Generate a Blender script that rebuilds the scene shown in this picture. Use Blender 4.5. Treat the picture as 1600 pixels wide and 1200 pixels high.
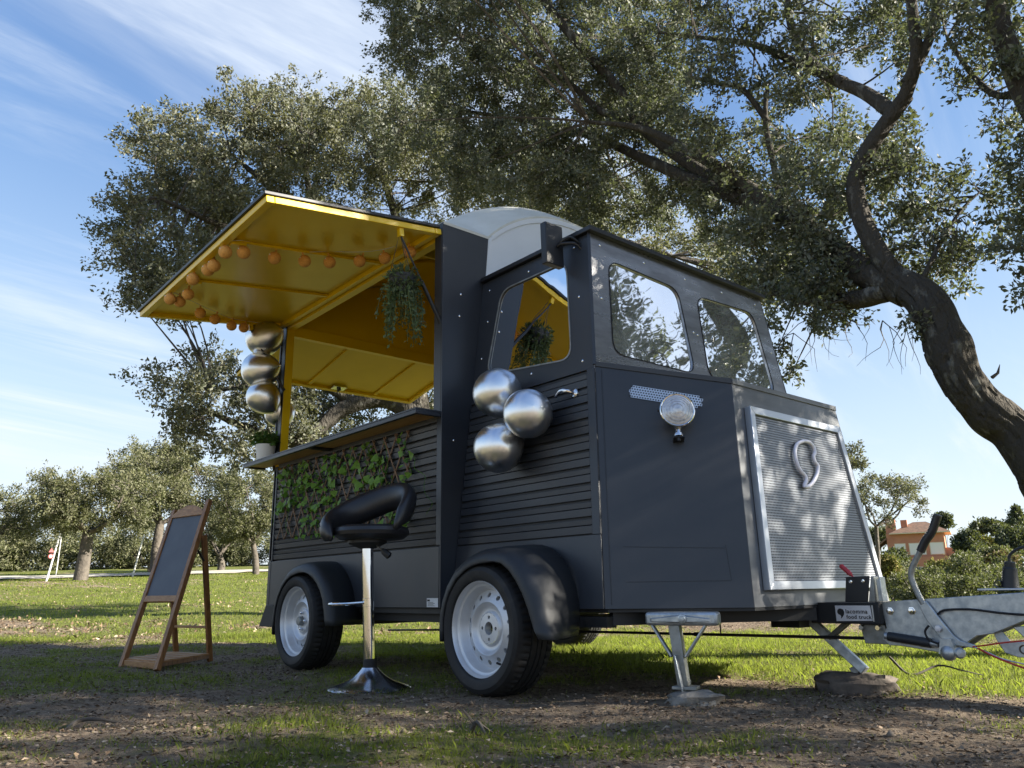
import bpy, math, random
import numpy as np
from mathutils import Vector, Matrix

for _o in list(bpy.data.objects):
    bpy.data.objects.remove(_o)
S = bpy.context.scene
COL = S.collection
rad = math.radians

# ------------------------------------------------------------------ camera
RT = Vector((0.645603, 0.763506, -0.015965))
UP = Vector((0.205303, -0.153388, 0.966604))
FW = Vector((-0.735559, 0.627320, 0.255778))
CAM = Vector((5.77597, -2.51606, 0.46897))
cd = bpy.data.cameras.new('camera')
cd.sensor_width = 36.0
cd.lens = 1218.53 / 1600 * 36.0
cd.clip_start = 0.05
cd.clip_end = 3000
cam = bpy.data.objects.new('camera', cd)
COL.objects.link(cam)
cam.matrix_world = Matrix(((RT.x, UP.x, -FW.x, CAM.x), (RT.y, UP.y, -FW.y, CAM.y), (RT.z, UP.z, -FW.z, CAM.z), (0, 0, 0, 1)))
S.camera = cam

# ------------------------------------------------------------------ sky, sun, exposure
SUN_EL = rad(24.0)
SUN_AZ = math.atan2(0.78, 0.62)            # clockwise from +Y
SUN_DIR = Vector((math.sin(SUN_AZ) * math.cos(SUN_EL), math.cos(SUN_AZ) * math.cos(SUN_EL), math.sin(SUN_EL)))
SKY_STRENGTH = 0.12
world = bpy.data.worlds.new('World')
S.world = world
world.use_nodes = True
nt = world.node_tree
nt.nodes.clear()
def wn(t, **k):
    n = nt.nodes.new(t)
    for a, b in k.items():
        setattr(n, a, b)
    return n
wl = nt.links.new
sky = wn('ShaderNodeTexSky', sky_type='NISHITA', sun_disc=False, sun_elevation=SUN_EL, sun_rotation=SUN_AZ)
sky.altitude = 600
sky.air_density = 1.0
sky.dust_density = 0.35
sky.ozone_density = 3.0
tc = wn('ShaderNodeTexCoord')
sep = wn('ShaderNodeSeparateXYZ')
wl(tc.outputs['Generated'], sep.inputs[0])
zc = wn('ShaderNodeMath', operation='MAXIMUM'); wl(sep.outputs[2], zc.inputs[0]); zc.inputs[1].default_value = 0.0
za = wn('ShaderNodeMath', operation='ADD'); wl(zc.outputs[0], za.inputs[0]); za.inputs[1].default_value = 0.085
dx = wn('ShaderNodeMath', operation='DIVIDE'); wl(sep.outputs[0], dx.inputs[0]); wl(za.outputs[0], dx.inputs[1])
dy = wn('ShaderNodeMath', operation='DIVIDE'); wl(sep.outputs[1], dy.inputs[0]); wl(za.outputs[0], dy.inputs[1])
cb = wn('ShaderNodeCombineXYZ'); wl(dx.outputs[0], cb.inputs[0]); wl(dy.outputs[0], cb.inputs[1])
def cloud_layer(rot, scale, detail, rough, dist, lo, hi, seed):
    mp = wn('ShaderNodeMapping', vector_type='TEXTURE'); mp.inputs['Rotation'].default_value = (0, 0, rot); mp.inputs['Scale'].default_value = tuple(1 / q for q in scale)
    mp.inputs['Location'].default_value = (seed, seed * .37, 0)
    wl(cb.outputs[0], mp.inputs[0])
    nz = wn('ShaderNodeTexNoise'); nz.inputs['Scale'].default_value = 1.0; nz.inputs['Detail'].default_value = detail
    nz.inputs['Roughness'].default_value = rough; nz.inputs['Distortion'].default_value = dist
    wl(mp.outputs[0], nz.inputs['Vector'])
    mr = wn('ShaderNodeMapRange', interpolation_type='SMOOTHSTEP'); wl(nz.outputs['Fac'], mr.inputs[0])
    mr.inputs[1].default_value = lo; mr.inputs[2].default_value = hi; mr.inputs[3].default_value = 0; mr.inputs[4].default_value = 1
    return mr.outputs[0]
c1 = cloud_layer(rad(106), (0.16, 1.1, 1), 8, .62, .5, .46, .72, 3.1)
c2 = cloud_layer(rad(98), (0.40, 2.4, 1), 9, .64, .7, .48, .78, 11.7)
c3 = cloud_layer(rad(20), (0.25, 0.35, 1), 3, .5, .2, .24, .52, 6.3)
m1 = wn('ShaderNodeMath', operation='MULTIPLY_ADD'); wl(c2, m1.inputs[0]); m1.inputs[1].default_value = .7; wl(c1, m1.inputs[2])
m2 = wn('ShaderNodeMath', operation='MULTIPLY', use_clamp=True); wl(m1.outputs[0], m2.inputs[0]); wl(c3, m2.inputs[1])
# thin veil that thickens towards the horizon
hz = wn('ShaderNodeMapRange', interpolation_type='SMOOTHSTEP'); wl(sep.outputs[2], hz.inputs[0])
hz.inputs[1].default_value = 0.0; hz.inputs[2].default_value = .55; hz.inputs[3].default_value = .52; hz.inputs[4].default_value = .03
m3 = wn('ShaderNodeMath', operation='MULTIPLY_ADD', use_clamp=True); wl(m2.outputs[0], m3.inputs[0]); m3.inputs[1].default_value = .75; wl(hz.outputs[0], m3.inputs[2])
mixc = wn('ShaderNodeMix', data_type='RGBA'); wl(m3.outputs[0], mixc.inputs[0]); hs = wn('ShaderNodeHueSaturation'); hs.inputs['Saturation'].default_value = 1.14; hs.inputs['Hue'].default_value = .513; hs.inputs['Value'].default_value = .88; wl(sky.outputs[0], hs.inputs['Color'])
va = wn('ShaderNodeVectorMath', operation='MULTIPLY_ADD'); wl(hs.outputs[0], va.inputs[0]); va.inputs[1].default_value = (.27, .27, .27); va.inputs[2].default_value = (1, 1, 1)
vb = wn('ShaderNodeVectorMath', operation='DIVIDE'); wl(hs.outputs[0], vb.inputs[0]); wl(va.outputs[0], vb.inputs[1])
vc = wn('ShaderNodeVectorMath', operation='SCALE'); wl(vb.outputs[0], vc.inputs[0]); vc.inputs['Scale'].default_value = 1.17
wl(vc.outputs[0], mixc.inputs[6])
mixc.inputs[7].default_value = (2.12, 2.33, 2.60, 1)
bg = wn('ShaderNodeBackground'); bg.inputs[1].default_value = SKY_STRENGTH
wl(mixc.outputs[2], bg.inputs[0])
wo = wn('ShaderNodeOutputWorld'); wl(bg.outputs[0], wo.inputs[0])

sd = bpy.data.lights.new('sun', 'SUN')
sd.energy = 5.0
sd.angle = rad(0.55)
sd.color = (1.0, .93, .81)
sun = bpy.data.objects.new('sun', sd)
COL.objects.link(sun)
sun.rotation_euler = SUN_DIR.to_track_quat('Z', 'Y').to_euler()
sun.location = SUN_DIR * 60

S.view_settings.view_transform = 'Standard'
S.view_settings.look = 'None'
S.view_settings.gamma = 1.0
S.view_settings.use_curve_mapping = False
S.view_settings.exposure = 1.88
S.cycles.use_denoising = True
S.cycles.max_bounces = 7
S.cycles.diffuse_bounces = 3
S.cycles.glossy_bounces = 4
S.cycles.transparent_max_bounces = 8
S.cycles.caustics_reflective = False
S.cycles.caustics_refractive = False
S.cycles.sample_clamp_indirect = 6.0

# ------------------------------------------------------------------ materials
MATS = {}
def mat(name, base=(.5, .5, .5), rough=.5, metal=0.0, noise=None, bump=None, spec=None, coat=0, wood=None, rnd=None, stretch=(1, 1, 1), rvar=0):
    """principled surface; noise=(scale, colour2, lo, hi) mixes a second colour in object space, bump=(scale, strength, distance)"""
    m = bpy.data.materials.new(name); m.use_nodes = True
    t = m.node_tree; N = t.nodes; L = t.links.new
    b = N['Principled BSDF']
    b.inputs['Base Color'].default_value = (*base, 1)
    b.inputs['Roughness'].default_value = rough
    b.inputs['Metallic'].default_value = metal
    if spec is not None: b.inputs['Specular IOR Level'].default_value = spec
    if coat: b.inputs['Coat Weight'].default_value = coat; b.inputs['Coat Roughness'].default_value = .15
    co = N.new('ShaderNodeTexCoord'); mp = N.new('ShaderNodeMapping'); mp.inputs['Scale'].default_value = stretch
    L(co.outputs['Object'], mp.inputs[0])
    col = None
    if noise:
        nz = N.new('ShaderNodeTexNoise'); nz.inputs['Scale'].default_value = noise[0]; nz.inputs['Detail'].default_value = 6; nz.inputs['Roughness'].default_value = .62
        L(mp.outputs[0], nz.inputs['Vector'])
        mr = N.new('ShaderNodeMapRange'); L(nz.outputs['Fac'], mr.inputs[0]); mr.inputs[1].default_value = noise[2]; mr.inputs[2].default_value = noise[3]
        mx = N.new('ShaderNodeMix'); mx.data_type = 'RGBA'; L(mr.outputs[0], mx.inputs[0])
        mx.inputs[6].default_value = (*base, 1); mx.inputs[7].default_value = (*noise[1], 1)
        col = mx.outputs[2]
        if rvar:
            m2 = N.new('ShaderNodeMapRange'); L(nz.outputs['Fac'], m2.inputs[0]); m2.inputs[1].default_value = .3; m2.inputs[2].default_value = .7
            m2.inputs[3].default_value = rough - rvar; m2.inputs[4].default_value = rough + rvar; L(m2.outputs[0], b.inputs['Roughness'])
    if rnd:
        g = N.new('ShaderNodeNewGeometry'); r = N.new('ShaderNodeValToRGB')
        L(g.outputs['Random Per Island'], r.inputs[0])
        els = r.color_ramp.elements
        els[0].color = (*rnd[0], 1); els[1].color = (*rnd[-1], 1)
        for i, c in enumerate(rnd[1:-1]):
            e = els.new((i + 1) / (len(rnd) - 1)); e.color = (*c, 1)
        col = r.outputs[0]
    if col is not None: L(col, b.inputs['Base Color'])
    if bump:
        nb = N.new('ShaderNodeTexNoise'); nb.inputs['Scale'].default_value = bump[0]; nb.inputs['Detail'].default_value = 5
        L(mp.outputs[0], nb.inputs['Vector'])
        bp = N.new('ShaderNodeBump'); bp.inputs['Strength'].default_value = bump[1]; bp.inputs['Distance'].default_value = bump[2]
        L(nb.outputs['Fac'], bp.inputs['Height']); L(bp.outputs[0], b.inputs['Normal'])
    MATS[name] = m
    return m

def leaf_mat(name, cols, back, trans=.3, rough=.45, tcol=(.16, .19, .04)):
    m = bpy.data.materials.new(name); m.use_nodes = True
    t = m.node_tree; N = t.nodes; L = t.links.new
    b = N['Principled BSDF']; b.inputs['Roughness'].default_value = rough + .1; b.inputs['Specular IOR Level'].default_value = .22
    g = N.new('ShaderNodeNewGeometry'); r = N.new('ShaderNodeValToRGB'); L(g.outputs['Random Per Island'], r.inputs[0])
    els = r.color_ramp.elements; els[0].color = (*cols[0], 1); els[1].color = (*cols[-1], 1)
    for i, c in enumerate(cols[1:-1]):
        e = els.new((i + 1) / (len(cols) - 1)); e.color = (*c, 1)
    mx = N.new('ShaderNodeMix'); mx.data_type = 'RGBA'; L(g.outputs['Backfacing'], mx.inputs[0]); L(r.outputs[0], mx.inputs[6]); mx.inputs[7].default_value = (*back, 1)
    co = N.new('ShaderNodeTexCoord'); nz = N.new('ShaderNodeTexNoise'); nz.inputs['Scale'].default_value = .9; nz.inputs['Detail'].default_value = 2; L(co.outputs['Object'], nz.inputs['Vector'])
    mr = N.new('ShaderNodeMapRange'); L(nz.outputs['Fac'], mr.inputs[0]); mr.inputs[1].default_value = .35; mr.inputs[2].default_value = .65; mr.inputs[3].default_value = .75; mr.inputs[4].default_value = 1.3
    ml = N.new('ShaderNodeMix'); ml.data_type = 'RGBA'; ml.blend_type = 'MULTIPLY'; ml.inputs[0].default_value = 1; L(mx.outputs[2], ml.inputs[6]); L(mr.outputs[0], ml.inputs[7])
    L(ml.outputs[2], b.inputs['Base Color'])
    tr = N.new('ShaderNodeBsdfTranslucent'); tr.inputs[0].default_value = (*tcol, 1)
    ms = N.new('ShaderNodeMixShader'); ms.inputs[0].default_value = trans
    L(b.outputs[0], ms.inputs[1]); L(tr.outputs[0], ms.inputs[2])
    L(ms.outputs[0], N['Material Output'].inputs[0])
    MATS[name] = m
    return m

def glass_mat(name, tint, ior=1.5, extra=0.0, haze=0.0):
    m = bpy.data.materials.new(name); m.use_nodes = True
    t = m.node_tree; N = t.nodes; L = t.links.new; N.remove(N['Principled BSDF'])
    tr = N.new('ShaderNodeBsdfTransparent'); tr.inputs[0].default_value = (*tint, 1)
    gl = N.new('ShaderNodeBsdfGlossy'); gl.inputs[0].default_value = (1, 1, 1, 1); gl.inputs[1].default_value = .02
    fr = N.new('ShaderNodeFresnel'); fr.inputs[0].default_value = ior
    ad = N.new('ShaderNodeMath'); ad.operation = 'MULTIPLY_ADD'; ad.use_clamp = True; ad.inputs[1].default_value = 1.7; ad.inputs[2].default_value = extra; L(fr.outputs[0], ad.inputs[0])
    co = N.new('ShaderNodeTexCoord'); nz = N.new('ShaderNodeTexNoise'); nz.inputs['Scale'].default_value = 3.0; L(co.outputs['Object'], nz.inputs['Vector'])
    bp = N.new('ShaderNodeBump'); bp.inputs['Strength'].default_value = .12; bp.inputs['Distance'].default_value = .02; L(nz.outputs['Fac'], bp.inputs['Height']); L(bp.outputs[0], gl.inputs['Normal'])
    ms = N.new('ShaderNodeMixShader'); L(ad.outputs[0], ms.inputs[0]); L(tr.outputs[0], ms.inputs[1]); L(gl.outputs[0], ms.inputs[2])
    if haze:  # pale reflected haze of the panes, put in as a diffuse colour layer
        df = N.new('ShaderNodeBsdfDiffuse'); df.inputs[0].default_value = (.72, .74, .70, 1)
        n2 = N.new('ShaderNodeTexNoise'); n2.inputs['Scale'].default_value = 4.5; n2.inputs['Detail'].default_value = 5; L(co.outputs['Object'], n2.inputs['Vector'])
        r2 = N.new('ShaderNodeMapRange'); L(n2.outputs['Fac'], r2.inputs[0]); r2.inputs[1].default_value = .3; r2.inputs[2].default_value = .75; r2.inputs[3].default_value = haze * .5; r2.inputs[4].default_value = haze * 1.6
        m2 = N.new('ShaderNodeMixShader'); L(r2.outputs[0], m2.inputs[0]); L(ms.outputs[0], m2.inputs[1]); L(df.outputs[0], m2.inputs[2]); ms = m2
    L(ms.outputs[0], N['Material Output'].inputs[0])
    MATS[name] = m
    return m

mat('navy', (.026, .030, .038), .42, noise=(3.0, (.034, .038, .046), .35, .65), bump=(260, .04, .001), rvar=.05)
mat('black_metal', (.012, .013, .016), .42, bump=(200, .05, .001))
mat('chassis_black', (.010, .011, .013), .55, noise=(9, (.03, .027, .024), .55, .75))
mat('steel_panel', (.44, .44, .45), .30, .9, noise=(2.2, (.20, .20, .21), .3, .7), stretch=(1, 1, 5), bump=(60, .05, .001), rvar=.1)
mat('nose_grey', (.17, .175, .18), .42, .55, noise=(2.2, (.12, .124, .13), .3, .7), stretch=(1, 1, 5), bump=(60, .05, .001), rvar=.08)
mat('aluminium', (.50, .52, .55), .33, .85, noise=(5, (.52, .54, .57), .35, .7), bump=(150, .04, .001))
mat('grille_metal', (.27, .285, .31), .42, .75)
mat('dark_backing', (.02, .021, .024), .6)
mat('galvanised', (.50, .53, .55), .42, .75, noise=(28, (.36, .39, .41), .38, .62), bump=(40, .12, .002), rvar=.1)
mat('galvanised_dull', (.33, .34, .33), .5, .6, noise=(18, (.22, .22, .2), .4, .65), bump=(40, .12, .002))
mat('yellow', (.82, .55, .006), .32, noise=(2.2, (.77, .515, .006), .35, .65), bump=(6, .05, .004), rvar=.04)
mat('roof_white', (.66, .65, .58), .42, noise=(4, (.56, .54, .46), .4, .75))
mat('gable_white', (.74, .77, .80), .35, noise=(3, (.70, .73, .76), .4, .7))
mat('cab_lining', (.55, .56, .56), .6)
mat('plywood', (.60, .38, .17), .55, noise=(5, (.45, .26, .10), .38, .66), stretch=(1, 9, 9), bump=(30, .1, .001))
mat('rubber', (.016, .016, .017), .62, noise=(14, (.034, .031, .028), .5, .75), bump=(90, .2, .002), spec=.35)
mat('rim_silver', (.66, .67, .69), .38, .4, noise=(12, (.58, .59, .61), .4, .7))
mat('rim_dark', (.02, .02, .02), .6)
mat('plastic_black', (.016, .018, .021), .52, bump=(160, .1, .001))
mat('leather', (.014, .014, .016), .38, bump=(120, .22, .0015), noise=(3, (.02, .02, .022), .4, .7))
mat('chrome', (.78, .78, .79), .07, 1.0, noise=(8, (.70, .70, .71), .4, .7))
mat('chrome_dull', (.60, .61, .63), .20, 1.0, noise=(9, (.50, .51, .53), .4, .7))
mat('balloon_silver', (.86, .87, .88), .30, 1.0, noise=(2.5, (.78, .79, .80), .4, .65), bump=(3, .04, .01))
mat('balloon_pale', (.62, .62, .60), .4)
mat('cotton', (.76, .39, .10), .85, noise=(120, (.62, .29, .065), .42, .62), bump=(220, .7, .003), rvar=.02)
mat('cord', (.72, .70, .62), .6)
mat('red_plastic', (.42, .02, .03), .35)
mat('red_wire', (.45, .04, .02), .45)
mat('white_print', (.72, .73, .74), .5, noise=(40, (.6, .61, .62), .4, .7))
mat('plate_silver', (.66, .66, .69), .35, .3, noise=(20, (.56, .56, .6), .4, .7))
mat('print_black', (.012, .012, .014), .5)
mat('wood', (.30, .135, .042), .5, noise=(9, (.16, .066, .02), .38, .66), stretch=(6, 6, .8), bump=(40, .15, .001), rvar=.06)
mat('wood_pale', (.40, .21, .08), .55, noise=(9, (.26, .12, .045), .38, .66), stretch=(.9, 7, 7), bump=(40, .15, .001))
mat('slate', (.078, .090, .112), .62, noise=(3.5, (.105, .118, .138), .35, .65), spec=.35)
mat('lath', (.20, .115, .06), .7, noise=(30, (.12, .07, .035), .4, .65))
mat('pot_white', (.76, .76, .74), .4)
mat('lens', (.62, .64, .67), .12, .35, noise=(60, (.42, .44, .48), .4, .65), bump=(70, .5, .004), spec=.8)
mat('neon_white', (.88, .85, .92), .35)
mat('stone', (.24, .225, .20), .85, noise=(9, (.13, .12, .105), .38, .66), bump=(24, .6, .02))
mat('dead_wood', (.12, .095, .075), .85, noise=(20, (.06, .05, .04), .4, .65), bump=(40, .5, .01))
mat('bark', (.060, .054, .045), .95, noise=(9, (.19, .185, .16), .57, .70), bump=(26, 1.0, .05), stretch=(1, 1, .5), spec=.2)
mat('bark_far', (.115, .098, .078), .9, noise=(3, (.065, .055, .045), .4, .6), bump=(6, .8, .08))
mat('twig', (.070, .060, .050), .9)
mat('pole_grey', (.62, .62, .60), .5)
mat('sign_red', (.36, .09, .09), .5)
mat('house_orange', (.46, .20, .115), .8, noise=(.8, (.40, .17, .10), .4, .65))
mat('house_cream', (.66, .55, .38), .8)
mat('roof_tile', (.21, .12, .075), .85, noise=(2.5, (.12, .075, .05), .4, .65))
mat('shutter', (.70, .68, .62), .6)
mat('window_dark', (.05, .07, .10), .15)
mat('road', (.46, .43, .37), .9, noise=(.8, (.38, .35, .29), .4, .65))
leaf_mat('grass_blade', [(.085, .100, .020), (.13, .15, .028), (.18, .19, .042), (.11, .13, .024), (.26, .22, .09)], (.13, .165, .03), .45, .5, (.34, .42, .05))
mat('litter', rnd=[(.10, .066, .040), (.17, .115, .070), (.26, .195, .13), (.080, .052, .034), (.20, .13, .072), (.40, .33, .25)], rough=.8)
mat('clod', rnd=[(.085, .062, .042), (.13, .098, .068), (.18, .145, .108), (.11, .08, .054)], rough=.95)
leaf_mat('oak_leaf', [(.055, .068, .045), (.078, .092, .060), (.105, .115, .078), (.065, .078, .052), (.125, .120, .068)], (.155, .165, .135), .26, .4, (.17, .20, .07))
leaf_mat('oak_leaf_warm', [(.070, .080, .050), (.098, .108, .066), (.128, .132, .082), (.080, .090, .055), (.155, .142, .078)], (.17, .175, .135), .26, .4, (.20, .21, .07))
leaf_mat('oak_leaf_far', [(.072, .082, .038), (.100, .108, .052), (.130, .126, .064), (.080, .090, .043)], (.14, .14, .085), .26)
leaf_mat('bush_leaf', [(.060, .075, .030), (.095, .11, .045), (.13, .13, .06), (.075, .085, .04)], (.13, .13, .08), .26)
leaf_mat('bush_leaf_yellow', [(.15, .14, .035), (.21, .18, .045), (.26, .20, .05), (.12, .13, .04)], (.2, .17, .06), .3)
leaf_mat('bush_leaf_dark', [(.028, .042, .026), (.045, .060, .034), (.060, .074, .04)], (.07, .08, .05), .2)
leaf_mat('bush_leaf_rust', [(.16, .085, .035), (.20, .12, .05), (.12, .08, .04)], (.16, .1, .05), .25)
leaf_mat('ivy_leaf', [(.055, .15, .022), (.11, .25, .034), (.19, .32, .05), (.04, .11, .02)], (.10, .18, .05), .25, .35, (.18, .36, .03))
leaf_mat('hanging_leaf', [(.08, .12, .05), (.13, .19, .08), (.05, .08, .04), (.17, .21, .07)], (.1, .13, .07), .25)
leaf_mat('basil_leaf', [(.05, .13, .018), (.09, .19, .03), (.035, .09, .014)], (.07, .14, .03), .25)
glass_mat('side_glass', (.86, .88, .86), extra=.0)
glass_mat('windscreen_glass', (.72, .76, .74), extra=.26, haze=.15)
# ------------------------------------------------------------------ mesh helpers
def nrm(v):
    return v / (np.linalg.norm(v) + 1e-12)

class MB:
    """collects boxes, tubes, lathes and sheets; build() links them as one mesh object"""
    def __init__(s):
        s.v = []; s.f = []
    def add(s, vs, fs):
        o = len(s.v); s.v.extend([tuple(map(float, p)) for p in vs]); s.f.extend([tuple(i + o for i in f) for f in fs]); return s
    def hexa(s, a, b):
        """two matching loops (bottom, top) joined to a closed prism"""
        n = len(a)
        fs = [tuple(range(n))[::-1], tuple(range(n, 2 * n))] + [(i, (i + 1) % n, n + (i + 1) % n, n + i) for i in range(n)]
        return s.add(list(a) + list(b), fs)
    def box(s, x0, x1, y0, y1, z0, z1):
        return s.hexa([(x0, y0, z0), (x1, y0, z0), (x1, y1, z0), (x0, y1, z0)], [(x0, y0, z1), (x1, y0, z1), (x1, y1, z1), (x0, y1, z1)])
    def bar(s, p, q, w, h, up=(0, 0, 1)):
        """rectangular bar from p to q; w across, h along up"""
        p = np.array(p, float); q = np.array(q, float); d = nrm(q - p); u = np.array(up, float)
        a = nrm(np.cross(d, u)); u = np.cross(a, d)
        c = [(-1, -1), (1, -1), (1, 1), (-1, 1)]
        return s.hexa([p + a * i * w / 2 + u * j * h / 2 for i, j in c][::-1], [q + a * i * w / 2 + u * j * h / 2 for i, j in c][::-1])
    def plate(s, poly, vec):
        poly = [np.array(p, float) for p in poly]; vec = np.array(vec, float)
        return s.hexa(poly, [p + vec for p in poly])
    def tube(s, pts, r, n=8, caps=True):
        pts = [np.array(p, float) for p in pts]; m = len(pts)
        if np.isscalar(r): r = [r] * m
        t0 = nrm(pts[1] - pts[0]); a = np.cross(t0, (0, 0, 1.0))
        if np.linalg.norm(a) < 1e-3: a = np.cross(t0, (1.0, 0, 0))
        a = nrm(a); vs = []
        for i in range(m):
            t = nrm(pts[min(i + 1, m - 1)] - pts[max(i - 1, 0)])
            a = nrm(a - t * np.dot(a, t)); b = np.cross(t, a)
            for k in range(n):
                an = 2 * math.pi * k / n
                vs.append(pts[i] + r[i] * (a * math.cos(an) + b * math.sin(an)))
        fs = [(i * n + k, i * n + (k + 1) % n, (i + 1) * n + (k + 1) % n, (i + 1) * n + k) for i in range(m - 1) for k in range(n)]
        if caps: fs += [tuple(range(n))[::-1], tuple(range((m - 1) * n, m * n))]
        return s.add(vs, fs)
    def lathe(s, prof, o=(0, 0, 0), axis=(0, 0, 1), n=32, ref=None, closed=False, mod=None):
        """prof: list of (radius, height along axis)"""
        o = np.array(o, float); ax = nrm(np.array(axis, float))
        a = np.array(ref if ref is not None else ((1, 0, 0) if abs(ax[0]) < .9 else (0, 1, 0)), float)
        a = nrm(a - ax * np.dot(a, ax)); b = np.cross(ax, a)
        vs = []; m = len(prof)
        for i, (r, h) in enumerate(prof):
            for k in range(n):
                an = 2 * math.pi * k / n
                rr = r + (mod(i, k) if mod else 0)
                vs.append(o + ax * h + rr * (a * math.cos(an) + b * math.sin(an)))
        rng = range(m) if closed else range(m - 1)
        fs = [(i * n + k, i * n + (k + 1) % n, ((i + 1) % m) * n + (k + 1) % n, ((i + 1) % m) * n + k) for i in rng for k in range(n)]
        return s.add(vs, fs)
    def ball(s, c, r, n=16, m=10, axis=(0, 0, 1), sq=1.0):
        prof = [(max(1e-4, r * math.sin(math.pi * i / m)), -r * sq * math.cos(math.pi * i / m)) for i in range(m + 1)]
        return s.lathe(prof, c, axis, n)
    def grid(s, rows):
        nr = len(rows); nc = len(rows[0])
        return s.add([p for r in rows for p in r], [(i * nc + j, i * nc + j + 1, (i + 1) * nc + j + 1, (i + 1) * nc + j) for i in range(nr - 1) for j in range(nc - 1)])
    def solid(s, rows, vec):
        """a curved sheet with thickness"""
        vec = np.array(vec, float); nr = len(rows); nc = len(rows[0])
        A = [np.array(p, float) for r in rows for p in r]; B = [p + vec for p in A]; n = len(A)
        q = [(i * nc + j, i * nc + j + 1, (i + 1) * nc + j + 1, (i + 1) * nc + j) for i in range(nr - 1) for j in range(nc - 1)]
        fs = q + [tuple(k + n for k in f[::-1]) for f in q]
        edge = [j for j in range(nc)] + [i * nc + nc - 1 for i in range(1, nr)] + [(nr - 1) * nc + j for j in range(nc - 2, -1, -1)] + [i * nc for i in range(nr - 2, 0, -1)]
        for i in range(len(edge)):
            a, b = edge[i], edge[(i + 1) % len(edge)]
            fs.append((a, a + n, b + n, b))
        return s.add(A + B, fs)
    def build(s, name, m, parent=None, smooth=35, bevel=0, local=False):
        off = np.zeros(3)
        if parent is not None and not local:
            p = parent
            while p is not None:
                off += np.array(p.location); p = p.parent
        me = bpy.data.meshes.new(name)
        me.from_pydata([tuple(np.array(v) - off) for v in s.v], [], s.f)
        return finish(name, me, m, parent, smooth, bevel)

def finish(name, me, m, parent=None, smooth=35, bevel=0):
    me.materials.append(MATS[m] if isinstance(m, str) else m)
    me.update()
    if smooth:
        me.polygons.foreach_set('use_smooth', [True] * len(me.polygons))
        me.set_sharp_from_angle(angle=rad(smooth))
    o = bpy.data.objects.new(name, me)
    COL.objects.link(o)
    if parent is not None: o.parent = parent
    if bevel:
        b = o.modifiers.new('bevel', 'BEVEL'); b.width = bevel; b.segments = 2; b.limit_method = 'ANGLE'; b.angle_limit = rad(40)
        b.harden_normals = False
    return o

def empty(name, loc=(0, 0, 0), parent=None):
    o = bpy.data.objects.new(name, None); COL.objects.link(o); o.location = loc; o.empty_display_size = .1
    if parent is not None: o.parent = parent
    return o
def tag(o, label=None, cat=None, group=None, kind=None):
    if label: o['label'] = label
    if cat: o['category'] = cat
    if group: o['group'] = group
    if kind: o['kind'] = kind
    return o
def thing(name, label, cat, loc=(0, 0, 0), group=None):
    return tag(empty(name, loc), label, cat, group)
def bez(p0, p1, p2, n=10):
    p0, p1, p2 = (np.array(p, float) for p in (p0, p1, p2))
    return [(1 - t) ** 2 * p0 + 2 * t * (1 - t) * p1 + t * t * p2 for t in np.linspace(0, 1, n)]
def smooth_path(pts, k=4):
    """Catmull-Rom through pts"""
    P = [np.array(p, float) for p in pts]; P = [2 * P[0] - P[1]] + P + [2 * P[-1] - P[-2]]; out = []
    for i in range(1, len(P) - 2):
        for t in np.linspace(0, 1, k, endpoint=False):
            a, b, c, d = P[i - 1:i + 3]
            out.append(.5 * (2 * b + (c - a) * t + (2 * a - 5 * b + 4 * c - d) * t * t + (3 * b - a - 3 * c + d) * t ** 3))
    out.append(P[-2]); return out

def quads_mesh(name, V, m, parent=None, nv=4, smooth=False):
    """V: (n, nv, 3) array of separate faces, written straight into the mesh"""
    n = len(V); me = bpy.data.meshes.new(name)
    me.vertices.add(n * nv); me.vertices.foreach_set('co', np.ascontiguousarray(V, np.float32).ravel())
    me.loops.add(n * nv); me.loops.foreach_set('vertex_index', np.arange(n * nv, dtype=np.int32))
    me.polygons.add(n); me.polygons.foreach_set('loop_start', np.arange(0, n * nv, nv, dtype=np.int32))
    me.update(calc_edges=True)
    me.materials.append(MATS[m])
    o = bpy.data.objects.new(name, me); COL.objects.link(o)
    if parent is not None: o.parent = parent
    return o

def leaf_quads(P, Dr, size, rng, asp=.5, up=.25):
    """leaf faces at points P, leaning along Dr, length size (array)"""
    n = len(P)
    d = Dr + rng.normal(0, .75, (n, 3)); d /= np.linalg.norm(d, axis=1)[:, None]
    r = rng.normal(0, 1, (n, 3)) + np.array([0, 0, up]); s = np.cross(d, r); s /= np.linalg.norm(s, axis=1)[:, None] + 1e-9
    u = np.cross(s, d)
    L = size[:, None]
    w = asp * L * .5
    c = .10 * L
    return np.stack([P, P + d * L * .48 + s * w + u * c, P + d * L, P + d * L * .48 - s * w + u * c], 1)

# ------------------------------------------------------------------ value noise, ground height
_rs = np.random.RandomState(7)
_NT = _rs.rand(256, 256)
def vnoise(x, y, sc=1.0, o=0):
    x = np.asarray(x, float) / sc + 31.7 + o * 17.3; y = np.asarray(y, float) / sc + 11.3 + o * 29.1
    xi = np.floor(x).astype(int); yi = np.floor(y).astype(int); fx = x - xi; fy = y - yi
    fx = fx * fx * (3 - 2 * fx); fy = fy * fy * (3 - 2 * fy)
    g = lambda a, b: _NT[a & 255, b & 255]
    return (g(xi, yi) * (1 - fx) + g(xi + 1, yi) * fx) * (1 - fy) + (g(xi, yi + 1) * (1 - fx) + g(xi + 1, yi + 1) * fx) * fy
def fbm(x, y, sc, o=0, n=4):
    s = 0; a = .5; t = 0
    for i in range(n):
        s = s + a * vnoise(x, y, sc, o + i); t += a; a *= .55; sc *= .48
    return s / t
def sstep(a, b, x):
    t = np.clip((x - a) / (b - a), 0, 1); return t * t * (3 - 2 * t)
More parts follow.
